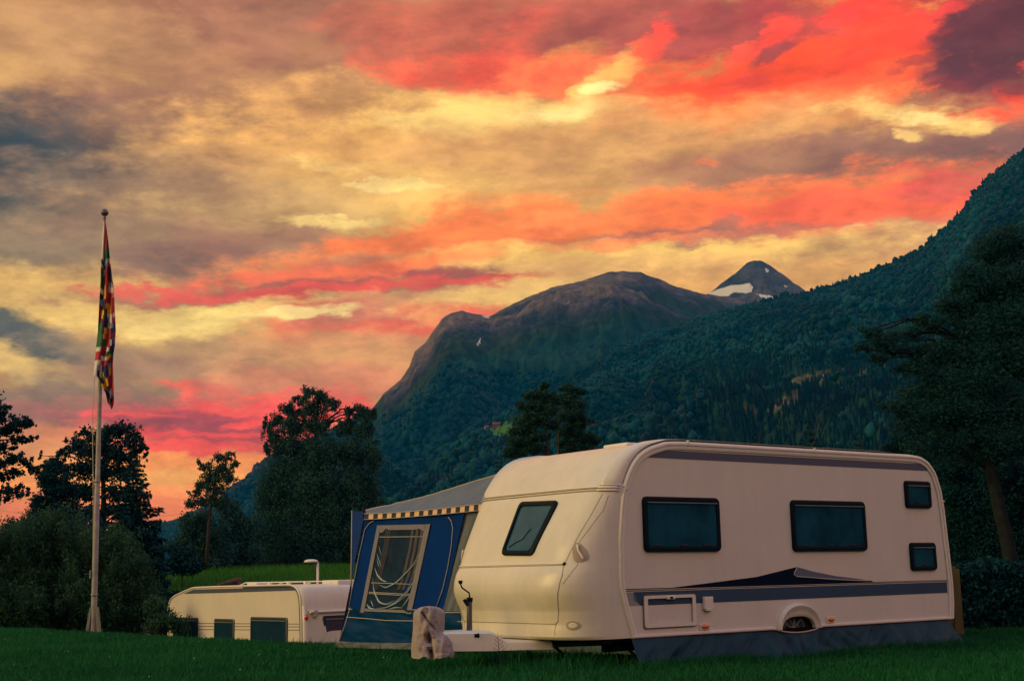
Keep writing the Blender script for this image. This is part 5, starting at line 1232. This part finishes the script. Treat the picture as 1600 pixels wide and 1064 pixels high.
# --- right side
tree('pine_tree', 'huge old pine filling the right edge, its leaning grey-brown trunk beside the caravan', 'pine', 46, [(1583, 900), (1575, 850), (1560, 790), (1548, 735), (1540, 700), (1525, 640), (1511, 580), (1506, 535), (1520, 470), (1545, 420), (1560, 365)],
 [(1572, 360, 26, 9), (1555, 378, 22, 8), (1590, 385, 20, 10), (1535, 400, 20, 8), (1570, 405, 34, 10), (1518, 425, 24, 8), (1550, 432, 28, 10), (1592, 438, 26, 12), (1500, 450, 22, 8), (1530, 462, 30, 10), (1575, 470, 34, 12), (1480, 478, 26, 8), (1510, 492, 30, 9), (1555, 505, 34, 11), (1595, 510, 26, 14), (1462, 505, 24, 8), (1440, 498, 14, 6), (1425, 520, 22, 7), (1395, 525, 18, 6), (1368, 520, 16, 6), (1346, 518, 12, 5), (1345, 545, 16, 6), (1370, 560, 18, 6), (1400, 548, 22, 7), (1440, 545, 26, 8), (1480, 540, 22, 8), (1420, 575, 24, 7), (1455, 585, 28, 9), (1545, 555, 36, 10), (1590, 575, 30, 14), (1480, 610, 34, 9), (1430, 612, 26, 8), (1540, 605, 34, 11), (1400, 635, 24, 7), (1450, 645, 34, 9), (1500, 650, 34, 10), (1570, 640, 34, 14), (1440, 680, 30, 8), (1490, 690, 34, 9), (1585, 700, 30, 12), (1410, 668, 18, 6), (1560, 385, 40, 20), (1545, 440, 50, 22), (1565, 500, 50, 26), (1560, 560, 56, 26), (1530, 520, 50, 16), (1500, 600, 60, 20), (1470, 560, 40, 14), (1520, 640, 60, 22), (1470, 640, 50, 16), (1545, 690, 60, 22), (1460, 700, 40, 14), (1590, 440, 30, 30), (1600, 640, 30, 40), (1440, 650, 40, 12), (1385, 535, 28, 8), (1510, 465, 30, 14), (1610, 560, 30, 40)],
 lf_pine, pbark, 130, 170000, 0.15, asp=5, subn=44, subr=0.42, r0=.27, dep=2.0, flat=.3, rtop=.6)
tree('fir_tree', 'dark fir behind the old pine trunk, filling the gap above the hedge', 'fir', 52, [(1530, 890), (1530, 800), (1530, 700)],
 [(1500, 700, 40, 14), (1560, 690, 50, 20), (1490, 735, 40, 14), (1550, 740, 60, 20), (1600, 760, 50, 30), (1500, 775, 40, 20), (1560, 790, 60, 24), (1495, 820, 40, 22), (1560, 840, 70, 26), (1500, 865, 40, 22), (1580, 880, 60, 24), (1620, 820, 50, 50)], lf_spruce, bark, 131, 90000, 0.18, asp=4, subn=40, subr=0.4, r0=.2, dep=1.3)
tree('fir_tree', 'dark fir whose boughs hang above the rear corner of the caravan', 'fir', 60, [(1430, 890), (1430, 760), (1435, 680)],
 [(1440, 690, 40, 14), (1400, 700, 30, 10), (1460, 715, 40, 14), (1500, 640, 50, 20), (1420, 730, 50, 14), (1480, 760, 40, 24), (1440, 790, 60, 30), (1480, 840, 40, 30)], lf_spruce, bark, 132, 50000, 0.18, asp=4, subn=40, subr=0.42, r0=.2)

tree('fir_tree', 'dark fir at the very edge, beyond the hedge on the right of the old pine', 'fir', 50, [(1700, 890), (1700, 700)],
 [(1660, 860, 60, 40), (1720, 820, 70, 50), (1700, 740, 60, 50), (1640, 760, 40, 40), (1690, 650, 50, 50), (1780, 860, 60, 40)], lf_spruce, bark, 133, 26000, .22, asp=4, subn=24, subr=.42, r0=.2)
def bush(name, label, cat, Y, cl, m, seed, n, lsize, asp, subn, subr, up=(0, 0, 1), spread=.7, dep=1.2):
    rng = np.random.default_rng(seed); C3 = clumps3(cl, Y, dep); base = C3[0][0].copy(); base[2] = float(gh(base[0], base[1])) - .05; root = thing(name, label, cat, tuple(base))
    g = G(); P = []; A = []; D = []; S_ = []; vol = np.array([r[0] * r[1] * r[2] for _, r in C3]) ** .67; vol /= vol.sum()
    for (c, r), f in zip(C3, vol):
        ns = max(6, int(subn * len(C3) * f)); d = rng.normal(size=(ns, 3)); d /= np.linalg.norm(d, axis=1)[:, None]; sc = c + d * (rng.random(ns) ** .3)[:, None] * r
        foot = np.array([c[0] * .6 + base[0] * .4, c[1], 0]); foot[2] = float(gh(foot[0], foot[1])); per = max(4, int(n * f / ns))
        for q in sc:
            dirn = q - foot + np.array([0, 0, .4]); dirn /= np.linalg.norm(dirn); L = subr * rng.uniform(.7, 1.6)
            # a spray: leaves set along a shoot that points away from the foot
            t = rng.random(per); p = q + dirn * (t - .3)[:, None] * L + rng.normal(size=(per, 3)) * (.13 * L + .02)
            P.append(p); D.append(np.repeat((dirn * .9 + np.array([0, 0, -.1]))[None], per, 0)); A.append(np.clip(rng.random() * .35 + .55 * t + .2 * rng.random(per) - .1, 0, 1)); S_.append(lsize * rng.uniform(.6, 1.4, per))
            if rng.random() < .35: g.tube([tuple(foot - base), tuple((foot + q) / 2 - base + np.array([0, 0, .1])), tuple(q - base), tuple(q + dirn * L * .7 - base)], [.02, .012, .007, .004], 4, caps=False)
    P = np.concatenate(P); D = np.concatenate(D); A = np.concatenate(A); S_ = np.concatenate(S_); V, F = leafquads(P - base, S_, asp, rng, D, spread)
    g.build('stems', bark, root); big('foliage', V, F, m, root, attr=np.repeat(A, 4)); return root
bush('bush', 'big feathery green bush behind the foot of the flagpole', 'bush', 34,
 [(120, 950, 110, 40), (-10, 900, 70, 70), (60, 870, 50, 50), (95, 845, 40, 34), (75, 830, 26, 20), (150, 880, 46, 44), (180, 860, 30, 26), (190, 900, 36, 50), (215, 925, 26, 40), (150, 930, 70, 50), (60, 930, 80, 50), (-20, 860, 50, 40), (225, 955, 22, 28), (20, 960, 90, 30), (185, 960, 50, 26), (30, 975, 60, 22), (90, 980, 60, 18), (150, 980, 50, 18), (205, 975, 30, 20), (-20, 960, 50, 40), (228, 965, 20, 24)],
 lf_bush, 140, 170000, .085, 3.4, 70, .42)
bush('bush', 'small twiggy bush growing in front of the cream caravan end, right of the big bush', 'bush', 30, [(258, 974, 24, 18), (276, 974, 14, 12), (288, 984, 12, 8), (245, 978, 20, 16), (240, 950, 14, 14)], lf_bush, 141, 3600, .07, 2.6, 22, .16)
def hedge():
    rng = np.random.default_rng(150); p0 = np.array(at(1500, 885, 23.2)); n = 60000; base = np.array([p0[0], 23.4, 0.]); zt = at(1560, 888, 22.6)[2]
    x = rng.uniform(-.3, 3.4, n); y = rng.normal(size=n) * .16; z = rng.random(n)
    face = rng.random(n); H = zt + .10 * fbm(x * 1.6, x * 0 + 3, oct=3, seed=151)
    P = np.stack([x, np.where(face < .6, -.55 + .12 * fbm(x * 2, z * 3, oct=3, seed=152) + y * .35, rng.uniform(-.55, .6, n)), np.where(face < .6, z * H, H + y * .25)], 1)
    V, F = leafquads(P, rng.uniform(.07, .14, n), 1.9, rng, np.repeat(np.array([[0, -.5, .4]]), n, 0), 1.0)
    root = thing('hedge', 'dense dark glossy hedge at the right edge, behind the board fence', 'hedge', tuple(base))
    g = G()
    for k in range(14): xx = -.1 + k * .25; g.tube([(xx, .05, -.05), (xx + .05, 0, zt * .5), (xx - .03, -.1, zt * .85)], [.03, .02, .01], 5)
    g.build('stems', bark, root); g = G(); g.box(-.2, 3.3, -.36, .36, 0, zt - .2); g.build('inner_growth', lf_spruce, root)
    big('foliage', V, F, lf_hedge, root, attr=np.repeat(rng.random(n), 4))
hedge()

# weeds, tall grass along skirt and drawbar, clover flowers, meadow
def tall():
    r = np.random.default_rng(160); P = []
    a = np.array(CO)
    n = 5200; s = r.uniform(-.2, 6.0, n); w = -.10 - np.abs(r.normal(size=n)) * .14; q = a + s[:, None] * SD + w[:, None] * WD; P.append((q, .05 + .09 * r.random(n)))
    n = 4200; s = r.uniform(-2.3, -.1, n); w = W / 2 + r.uniform(-1.1, 1.1, n); q = a + s[:, None] * SD + w[:, None] * WD; P.append((q, .06 + .12 * r.random(n) ** 2))
    n = 1200; s = r.uniform(-1.2, .2, n); w = r.uniform(-.1, 1.6, n); q = a + s[:, None] * SD + w[:, None] * WD; P.append((q, .12 + .16 * r.random(n) ** 2))
    n = 1500; t_ = r.random(n); q = np.stack([-3.2 + 5 * t_ * .9, 20.6 - 2.5 * t_ + r.normal(size=n) * .3], 1); P.append((q, .06 + .07 * r.random(n)))
    nc = 420; cy = 12.5 + 20 * r.random(nc) ** .9; cx = (r.random(nc) * 2 - 1) * .42 * cy; ok = ~((((cx + 2.9) * .757 + (cy - 21.4) * .653) > .3)) & ~((cx > .3) & (cy > 14.2)); cx, cy = cx[ok], cy[ok]; nb = 26
    q = np.stack([np.repeat(cx, nb), np.repeat(cy, nb)], 1) + r.normal(size=(len(cx) * nb, 2)) * np.repeat(r.uniform(.03, .12, len(cx)), nb)[:, None]; P.append((q, np.repeat(r.uniform(.05, .12, len(cx)), nb) * r.uniform(.6, 1.2, len(q))))
    q = np.concatenate([p for p, _ in P]); h = np.concatenate([h for _, h in P]); pts = np.stack([q[:, 0], q[:, 1], gh(q[:, 0], q[:, 1])], 1)
    V, F = blades(pts, h, np.full(len(h), .008), r, .9); tag(big('tall_grass', V, F, grassm, attr=np.repeat(r.random(len(h)) * .8, 6)), 'longer unmown grass along the caravan skirt and drawbar', 'grass', None, 'stuff')
    # meadow
    n = 90000; Y = 50 + 48 * r.random(n) ** 1.3; X = -.46 * Y + .46 * Y * r.random(n) * 1.15; pts = np.stack([X, Y, gh(X, Y)], 1); V, F = blades(pts, .25 + .3 * r.random(n), .03 + .03 * r.random(n), r, .6)
    tag(big('meadow_grass', V, F, meadowm, attr=np.repeat(np.clip(fbm(X * .1, Y * .1, oct=3, seed=4) * .5 + .3 + .4 * r.random(n), 0, 1), 6)), 'bright tall meadow grass beyond the smaller caravan', 'grass', None, 'stuff')
    # clover and daisies
    n = 60; Y = r.uniform(14, 30, n); X = r.uniform(-1, 1, n) * .40 * Y; ok = ~((((X + 2.9) * .757 + (Y - 21.4) * .653) > 0)) & ~((X > .5) & (Y > 15)); X, Y = X[ok], Y[ok]; g = G()
    for x, y in zip(X, Y):
        z = float(gh(x, y)) + r.uniform(.05, .10); g.lathe([(0, .008), (.007, .005), (.008, 0), (.004, -.004)], (x, y, z), 6)
    o = g.build('clover_flowers', mat('clover_petals', (.45, .45, .38), .7), None); tag(o, 'scattered tiny pale clover heads in the lawn', 'flowers', None, 'stuff')
tall()
def weed():
    b = np.array(at(780, 1030, 12.9)); b[2] = .08; r = random.Random(5); root = thing('weed', 'thin seeding weed stalk rising in front of the white drawbar cover', 'weed', tuple(b)); g = G(); H = at(778, 988, 12.9)[2] - .08
    g.tube([(0, 0, 0), (.004, 0, H * .5), (-.012, 0, H)], [.004, .003, .0015], 5)
    for k in range(16):
        z = H * (.35 + .6 * k / 16); s = 1 if k % 2 else -1; L = .06 * (1.1 - k / 16) + .015; g.tube([(0, 0, z), (s * L * .7, r.uniform(-.02, .02), z + L * .5), (s * L, r.uniform(-.03, .03), z + L * (.7 + r.random() * .4))], .0018, 4)
    g.build('stalk', lf_oak, root); g = G()
    for k in range(60):
        x, z = r.gauss(.07, .04), H * .55 + r.gauss(0, .035); g.lathe([(0, .003), (.003, 0), (0, -.003)], (x, r.gauss(0, .02), z), 5)
    g.tube([(0, 0, H * .3), (.05, 0, H * .5), (.10, 0, H * .58)], .0015, 4)
    g.build('seed_head', bark, root)
weed()
# ------------------------------------------------------------------ mountains
def mtex(name, stops, scale=.01, rough=.9, bump=0., bscale=.05):
    """terrain material: attribute v (0 forest .. 1 rock) chooses the cover, noise breaks it up"""
    m = bpy.data.materials.new(name); m.use_nodes = True; nt = m.node_tree; N = nt.nodes; Lk = nt.links; b = N['Principled BSDF']; b.inputs['Roughness'].default_value = rough; b.inputs['Specular IOR Level'].default_value = .15
    a = N.new('ShaderNodeAttribute'); a.attribute_name = 'v'; tc = N.new('ShaderNodeTexCoord'); n = N.new('ShaderNodeTexNoise'); n.inputs['Scale'].default_value = scale; n.inputs['Detail'].default_value = 10; n.inputs['Roughness'].default_value = .7; Lk.new(tc.outputs['Object'], n.inputs['Vector'])
    s = N.new('ShaderNodeMath'); s.operation = 'MULTIPLY_ADD'; s.inputs[1].default_value = .34; Lk.new(n.outputs[0], s.inputs[0]); Lk.new(a.outputs['Fac'], s.inputs[2])
    s2 = N.new('ShaderNodeMath'); s2.operation = 'SUBTRACT'; s2.inputs[1].default_value = .17; Lk.new(s.outputs[0], s2.inputs[0])
    r = N.new('ShaderNodeValToRGB'); Lk.new(s2.outputs[0], r.inputs[0]); e = r.color_ramp.elements
    e[0].position, e[0].color = stops[0][0], stops[0][1] + (1,); e[1].position, e[1].color = stops[-1][0], stops[-1][1] + (1,)
    for p, c in stops[1:-1]: k = e.new(p); k.color = c + (1,)
    n2 = N.new('ShaderNodeTexNoise'); n2.inputs['Scale'].default_value = bscale; n2.inputs['Detail'].default_value = 8; n2.inputs['Roughness'].default_value = .7; Lk.new(tc.outputs['Object'], n2.inputs['Vector'])
    mr = N.new('ShaderNodeMapRange'); mr.inputs[1].default_value = .3; mr.inputs[2].default_value = .7; mr.inputs[3].default_value = .25; mr.inputs[4].default_value = 1.85; Lk.new(n2.outputs[0], mr.inputs[0])
    vm = N.new('ShaderNodeVectorMath'); vm.operation = 'SCALE'; Lk.new(r.outputs[0], vm.inputs[0]); Lk.new(mr.outputs[0], vm.inputs['Scale']); Lk.new(vm.outputs[0], b.inputs['Base Color'])
    if bump: bp = N.new('ShaderNodeBump'); bp.inputs['Strength'].default_value = bump; bp.inputs['Distance'].default_value = 14; Lk.new(n2.outputs[0], bp.inputs['Height']); Lk.new(bp.outputs[0], b.inputs['Normal'])
    MT[name] = m; return m
def ridge_fn(pts):
    p = np.array(pts, float); return lambda x: np.interp(x, p[:, 0], p[:, 1])
def mountain(name, label, pts, x0, x1, r0f, r1f, zf, shape, amp, seed, cover, mats, nx, nt, jag=1.5, back=.35, snow=None, nscale=1.0, rid=.0):
    xs = np.linspace(x0, x1, nx); ys = ridge_fn(pts)(xs)
    ys = ys - jag * fbm(xs * .06, xs * 0 + seed, oct=5, seed=seed, gain=.6)
    rr = np.array([ray(u, v) for u, v in zip(xs, ys)]); hl = np.hypot(rr[:, 0], rr[:, 1]); dx, dy, sl = rr[:, 0] / hl, rr[:, 1] / hl, rr[:, 2] / hl
    r0 = r0f(xs) if callable(r0f) else np.full(nx, r0f); r1 = r1f(xs) if callable(r1f) else np.full(nx, r1f); zr = CZ + sl * r1
    t = np.concatenate([np.linspace(0, 1, nt), 1 + np.linspace(0, 1, max(6, nt // 8))[1:] * back]); Tt = t[:, None]
    r = r0[None] + (r1 - r0)[None] * Tt; X = dx[None] * r; Y = dy[None] * r
    up = np.clip(Tt, 0, 1); prof = shape(up); Z = zf + (zr[None] - zf) * prof - (np.maximum(0, Tt - 1) ** 1.0) * (r1 - r0)[None] * .55
    env = np.clip(up * 6, 0, 1) * np.clip((1 - up) * 2.2, 0, 1)
    k = .0022 * nscale; nA = fbm(X * k, Y * k, oct=7, seed=seed + 1, gain=.55); nR = 1 - np.abs(fbm(X * k * 2.0, Y * k * 1.4, oct=6, seed=seed + 2, gain=.55)) * 2
    Z = Z + env * amp * (nA * 1.0 + rid * (nR - .5))
    if rid > 1: Z = Z + np.clip(up * 6, 0, 1) * np.clip((1 - up) * 8, .0, 1) * (26 * fbm(X * .012, Y * .012, oct=6, seed=seed + 5, gain=.6) - 22 * np.abs(fbm(X * .006, Y * .004, oct=5, seed=seed + 6)))
    n, m = X.shape; i = np.arange(n - 1)[:, None] * m + np.arange(m - 1)[None, :]; F = np.stack([i, i + 1, i + m + 1, i + m], -1).reshape(-1, 4)
    px, py = topx(X, Y, Z); v = cover(X, Y, Z, px, py, up + 0 * X, nA, nR)
    mi = None
    if snow is not None:
        cpx = (px[:-1, :-1] + px[1:, 1:]) / 2; cpy = (py[:-1, :-1] + py[1:, 1:]) / 2; w = 3 * fbm(X[:-1, :-1] * .02, Y[:-1, :-1] * .02, oct=4, seed=77); mi = np.zeros(cpx.shape, int)
        vis = (up + 0 * X)[:-1, :-1] <= 1.0
        for poly in snow: mi |= (inpoly(cpx + w, cpy + w * .6, poly) & vis)
        mi = mi.ravel()
    o = big(name, np.stack([X, Y, Z], -1).reshape(-1, 3), F, mats, smooth=True, attr=v.ravel(), midx=mi); tag(o, label, None, None, 'structure'); return X, Y, Z, px, py
rock = (.066, .052, .078); rock2 = (.022, .024, .040); heath = (.028, .036, .027); grassy = (.014, .034, .026); fir = (.005, .028, .032); fir2 = (.010, .045, .045)
m1 = mtex('mountain_cover', [(0., fir), (.30, fir2), (.45, grassy), (.60, heath), (.70, rock2), (.85, rock), (1., (.15, .105, .105))], .012, bump=.8, bscale=.03)
m2 = mtex('peak_rock', [(0., rock2), (.5, rock), (1., (.16, .11, .11))], .01, bump=.8, bscale=.02)
snowm = mat('snow', (.75, .72, .70), .7, var=.15, vscale=.02)
cc_ = mtex('forest_floor', [(0., (.005, .024, .020)), (.4, (.010, .038, .026)), (.6, (.035, .06, .02)), (.75, (.10, .085, .04)), (1., (.16, .11, .08))], .02, bump=.5, bscale=.06)
fieldm = mat('far_field', (.06, .17, .02), .9, var=.3, vscale=.03)
M1P = [(-200, 905), (150, 890), (240, 822), (277, 809), (330, 792), (372, 754), (419, 719), (470, 690), (530, 662), (582, 638), (600, 615), (625, 594), (640, 572), (648, 550), (665, 535), (680, 512), (690, 498), (705, 489), (722, 486), (745, 491), (765, 493), (785, 484), (820, 466), (860, 450), (905, 441), (930, 432), (955, 425), (975, 423), (1000, 426), (1030, 436), (1060, 449), (1100, 459), (1130, 464), (1170, 467), (1200, 472), (1290, 500), (1500, 540)]
PKP = [(1000, 500), (1060, 480), (1105, 460), (1130, 441), (1150, 426), (1168, 411), (1178, 406.5), (1188, 406.5), (1200, 412), (1220, 426), (1240, 442), (1262, 457), (1300, 474), (1400, 500)]
mountain('peak', 'distant pointed rocky peak with a snow patch', PKP, 980, 1420, 3800, 4800, 190, lambda t: t ** 1.05, 90, 201, lambda X, Y, Z, px, py, up, a, b: np.clip(.5 + a * .9, 0, 1), [m2, snowm], 420, 200, 2.0,
  snow=[[(1106, 459), (1124, 451), (1148, 446), (1172, 443), (1178, 449), (1176, 457), (1168, 459), (1150, 457), (1138, 463), (1118, 462)], [(1183, 460), (1196, 461), (1211, 464), (1206, 466.5), (1190, 465)], [(1196, 419), (1202, 423), (1200, 427), (1196, 424)], [(1224, 445), (1232, 448), (1226, 449)]], nscale=.8, rid=1.2)
def cov1(X, Y, Z, px, py, up, a, b):
    ry = ridge_fn(M1P)(px); h = np.clip((py - ry), 0, None); top = np.interp(px, [560, 650, 760, 900, 975, 1100, 1200], [30, 75, 60, 95, 75, 60, 80])
    v = .86 - .46 * np.clip(h / top, 0, 2.2) + a * .55 + (b - .5) * .35
    # steep bare left shoulder
    v = v + .22 * np.exp(-((px - 650) / 35) ** 2 - ((py - 560) / 50) ** 2) + .12 * np.exp(-((px - 1120) / 70) ** 2 - ((py - 485) / 18) ** 2); v = np.where(px < 600, v - .35, v)
    return np.clip(v, 0, 1)
MX = mountain('mountain', 'high rounded mountain, forest below and bare rock on top', M1P, -200, 1500, lambda x: np.interp(x, [0, 600, 1200], [2600, 1500, 2100]), lambda x: np.interp(x, [0, 300, 600, 900, 1300], [4900, 4500, 3200, 3400, 4000]), -10, lambda t: t ** .82, 85, 211, cov1, [m1, snowm], 1500, 330, 2.2, rid=1.1,
  snow=[[(752, 492), (765, 493), (764, 497), (756, 496)], [(745, 536), (751, 530), (750, 535), (746, 540)]])
CP = [(380, 905), (480, 850), (600, 778), (640, 762), (690, 716), (740, 676), (790, 650), (840, 614), (900, 577), (960, 545), (1020, 521), (1080, 503), (1150, 482), (1200, 468), (1261, 456), (1300, 446), (1340, 434), (1370, 421), (1400, 408), (1440, 388), (1480, 356), (1500, 336), (1520, 308), (1545, 279), (1575, 253), (1600, 235), (1660, 195), (1750, 150), (1900, 110)]
FSH = 5
CLR = [[(1225, 604), (1240, 590), (1262, 580), (1300, 576), (1335, 578), (1360, 574), (1395, 574), (1380, 584), (1345, 590), (1320, 590), (1300, 602), (1265, 604), (1240, 612)], [(1200, 632), (1215, 624), (1240, 618), (1262, 622), (1250, 632), (1225, 640), (1208, 642), (1196, 650)], [(1160, 640), (1176, 634), (1190, 640), (1170, 652)]]
FLD = [[(x_, y_ + 6) for x_, y_ in p_] for p_ in [[(757, 668), (772, 662), (786, 657), (800, 656), (812, 660), (815, 672), (800, 674), (790, 680), (772, 676)], [(806, 650), (822, 644), (826, 652), (812, 658)], [(806, 678), (816, 676), (820, 684), (810, 688)]]]
def covC(X, Y, Z, px, py, up, a, b):
    v = .18 + .25 * a; m = np.zeros(px.shape, bool)
    for p in CLR: m |= inpoly(px, py, p)
    v = np.where(m, .78 + .5 * a, v); ridge = np.clip(1 - (py - ridge_fn(CP)(px)) / 90, 0, 1) * (px > 1400); return np.clip(v + ridge * (.22 + a * .4), 0, 1)
r0C = lambda x: np.interp(x, [380, 700, 1100, 1600, 1900], [950, 900, 800, 600, 500]); r1C = lambda x: np.interp(x, [380, 700, 1000, 1300, 1600, 1900], [1700, 2300, 2800, 2900, 2500, 2200])
XC, YC, ZC, PXC, PYC = mountain('hillside', 'dark forested hillside rising to the right', CP, 380, 1900, r0C, r1C, -6, lambda t: t ** 1.15 * .98 + .02 * t, 75, 221, covC, [cc_, fieldm], 1100, 260, 2.6, rid=1.0, snow=FLD, nscale=2.2)
BP = [(-100, 870), (100, 850), (200, 828), (240, 826), (268, 818), (300, 812), (360, 800), (420, 800), (500, 830), (620, 870)]
mountain('far_hill', 'low blue distant hill at the valley end', BP, -400, 640, 3300, 4700, -10, lambda t: t, 60, 231, lambda X, Y, Z, px, py, up, a, b: np.clip(.2 + a * .4, 0, 1), [m1], 500, 60, 1.5)

# crowns of the forest on the hillside and on the lower mountain
ico_v, ico_f = None, None
bm = bmesh.new(); bmesh.ops.create_icosphere(bm, subdivisions=1, radius=1); bm.verts.index_update(); ico_v = np.array([v.co[:] for v in bm.verts]); ico_f = np.array([[v.index for v in f.verts] for f in bm.faces]); bm.free()
cone_v = []; cone_f = []
for z, r in ((0., .55), (.5, .40), (.48, .50), (1.0, .26), (.96, .36), (1.9, .01)):
    for k in range(6): a = 2 * math.pi * k / 6 + z; cone_v.append((r * math.cos(a), r * math.sin(a), z - .6))
for i in (0, 2, 4):
    for k in range(6): cone_f += [(i * 6 + k, i * 6 + (k + 1) % 6, (i + 1) * 6 + (k + 1) % 6), (i * 6 + k, (i + 1) * 6 + (k + 1) % 6, (i + 1) * 6 + k)]
cone_v = np.array(cone_v); cone_f = np.array(cone_f)
def scatter(name, label, X, Y, Z, px, py, n, size, seed, m, ok, conif):
    rng = np.random.default_rng(seed); H_, W_ = X.shape
    w = np.zeros((H_, W_)); w[1:-1, 1:-1] = 1
    # area weighting so that density is even over the picture and the slope
    dpx = np.abs(np.gradient(px, axis=1) * np.gradient(py, axis=0)); w *= np.clip(dpx, .02, 6) ** .75 * ok
    p = (w / w.sum()).ravel(); idx = rng.choice(H_ * W_, n, p=p); i, j = np.unravel_index(idx, X.shape); fi = rng.random(n); fj = rng.random(n)
    def bl(Q): i1 = np.minimum(i + 1, H_ - 1); j1 = np.minimum(j + 1, W_ - 1); return (Q[i, j] * (1 - fi) + Q[i1, j] * fi) * (1 - fj) + (Q[i, j1] * (1 - fi) + Q[i1, j1] * fi) * fj
    x, y, z = bl(X), bl(Y), bl(Z); d = np.hypot(x, y); cf = conif(x, y, z, px[i, j], py[i, j], rng)
    tone = np.clip(.34 + 1.1 * fbm(x * .012, y * .012, oct=4, seed=seed) + .22 * rng.normal(size=n), 0, 1)
    Vs, Fs, As = [], [], []; off = 0
    for typ, bv, bf in ((False, ico_v, ico_f), (True, cone_v, cone_f)):
        q = cf == typ; k = int(q.sum())
        if not k: continue
        s = size * np.clip(np.exp(rng.normal(size=k) * .32), .5, 2.0) * (1 + .45 * fbm(x[q] * .008, y[q] * .008, oct=3, seed=seed + 3)); v = np.repeat(bv[None], k, 0)
        if not typ: v = v * (1 + .28 * rng.normal(size=(k, len(bv), 1)).clip(-1.6, 1.6)); sc = np.stack([s, s, s * rng.uniform(.8, 1.3, k)], 1)
        else: sc = np.stack([s * .85, s * .85, s * rng.uniform(1.1, 1.7, k)], 1)
        a = rng.uniform(0, 6.28, k); ca, sa = np.cos(a)[:, None], np.sin(a)[:, None]; vx = v[..., 0] * ca - v[..., 1] * sa; vy = v[..., 0] * sa + v[..., 1] * ca
        v = np.stack([vx, vy, v[..., 2]], -1) * sc[:, None] + np.stack([x[q], y[q], z[q] + s * .55], 1)[:, None]
        Vs.append(v.reshape(-1, 3)); Fs.append((bf[None] + (np.arange(k) * len(bv))[:, None, None]).reshape(-1, 3) + off); off += k * len(bv); As.append(np.repeat(tone[q] * (.55 if typ else 1.), len(bv)))
    o = big(name, np.concatenate(Vs), np.concatenate(Fs), m, attr=np.concatenate(As)); tag(o, label, 'forest', None, 'stuff')
clr = np.zeros(PXC.shape, bool)
for p in CLR + FLD: clr |= inpoly(PXC, PYC, p)
for p in FLD: clr |= inpoly(PXC, PYC, [(x_, y_ + 7) for x_, y_ in p])
infr = (PXC > 420) & (PXC < 1700) & (PYC > 150)
def conC(x, y, z, px, py, rng):
    return rng.random(len(x)) < np.clip(.12 + .75 * (py > 560) * (px > 1100) + .3 * (py > 690) + 1.1 * fbm(x * .006, y * .006, oct=3, seed=9), .03, .95)
scatter('forest', 'dense forest covering the dark hillside', XC, YC, ZC, PXC, PYC, 120000, 3.3, 241, lf_forest, np.where(clr, .0, 1.) * infr, conC)
X1, Y1, Z1, PX1, PY1 = MX
tl_ = np.clip((PY1 - ridge_fn(M1P)(PX1) - np.interp(PX1, [300, 560, 650, 760, 900, 975, 1100], [3, 8, 70, 90, 140, 130, 90])) / 60, 0, 1) * (PX1 > 240) * (PX1 < 1150)
scatter('far_forest', 'forest on the lower slopes of the rounded mountain', X1, Y1, Z1, PX1, PY1, 80000, 4.6, 242, lf_far, tl_, lambda x, y, z, px, py, rng: rng.random(len(x)) < .1)

# farm houses on the green clearing
def house(u, v, wd, label, wallc, roofc, rz):
    d = (PXC - u) ** 2 + (PYC - v) ** 2; d[240:] = 1e9; k = np.unravel_index(d.argmin(), d.shape); p = (float(XC[k]), float(YC[k]), float(ZC[k]))
    r = thing('farm_house', label, 'house', p, rz, 'farm buildings on the hillside clearing'); L, D, H = wd, wd * .6, wd * .32
    g = G(); g.box(-L / 2, L / 2, -D / 2, D / 2, -3, H); g.add([(-L / 2, -D / 2, H), (-L / 2, D / 2, H), (-L / 2, 0, H + D * .42), (L / 2, -D / 2, H), (L / 2, D / 2, H), (L / 2, 0, H + D * .42)], [(0, 1, 2), (3, 5, 4)]); g.build('wall', wallc, r)
    g = G(); e = .5; g.prism([(-D / 2 - e, H - .2), (0, H + D * .45), (D / 2 + e, H - .2), (D / 2 + e, H + .1), (0, H + D * .45 + .35), (-D / 2 - e, H + .1)], lambda a, b, c: (c, a, b), -L / 2 - e, L / 2 + e); rf = g.build('roof', roofc, r)
    g = G(); g.box(-.5, .5, -.5, .5, H + D * .35, H + D * .45 + 1.6); g.build('chimney', dark, rf)
    for k_ in range(3): g = G(); x = -L / 2 + L * (k_ + .7) / 3.4; g.box(x, x + 1.1, -D / 2 - .06, -D / 2 + .02, H * .35, H * .8); g.build('window', glassd, r)
redr = mat('red_farm_roof', (.20, .04, .04), .7); whw = mat('white_farm_wall', (.5, .42, .38), .8); redw = mat('red_farm_wall', (.14, .035, .035), .8); bwall = mat('dark_farm_wall', (.08, .05, .05), .8)
house(762, 669, 11, 'pale farm house at the left end of the bright green clearing', whw, redr, .2)
house(775, 667, 10, 'red farm building in the middle of the clearing on the hillside', redw, redr, -.1)
house(801, 661, 12, 'brownish farm house with pale gable at the right end of the clearing', whw, bwall, .5)

# ------------------------------------------------------------------ haze
HAZE = 1; HAZE_D = 0.00008
if HAZE:
    m = bpy.data.materials.new('haze_air'); m.use_nodes = True; N = m.node_tree.nodes; N.remove(N['Principled BSDF']); pv = N.new('ShaderNodeVolumePrincipled'); m.node_tree.links.new(pv.outputs[0], N['Material Output'].inputs['Volume'])
    pv.inputs['Color'].default_value = (.0, .34, .80, 1); pv.inputs['Density'].default_value = HAZE_D; pv.inputs['Anisotropy'].default_value = 0.0
    g = G(); g.box(-4200, 4200, -3100, 5950, -900, 1260); o = g.build('haze', m); tag(o, 'thin bluish evening air', None, None, 'stuff')
    S.cycles.volume_bounces = 0
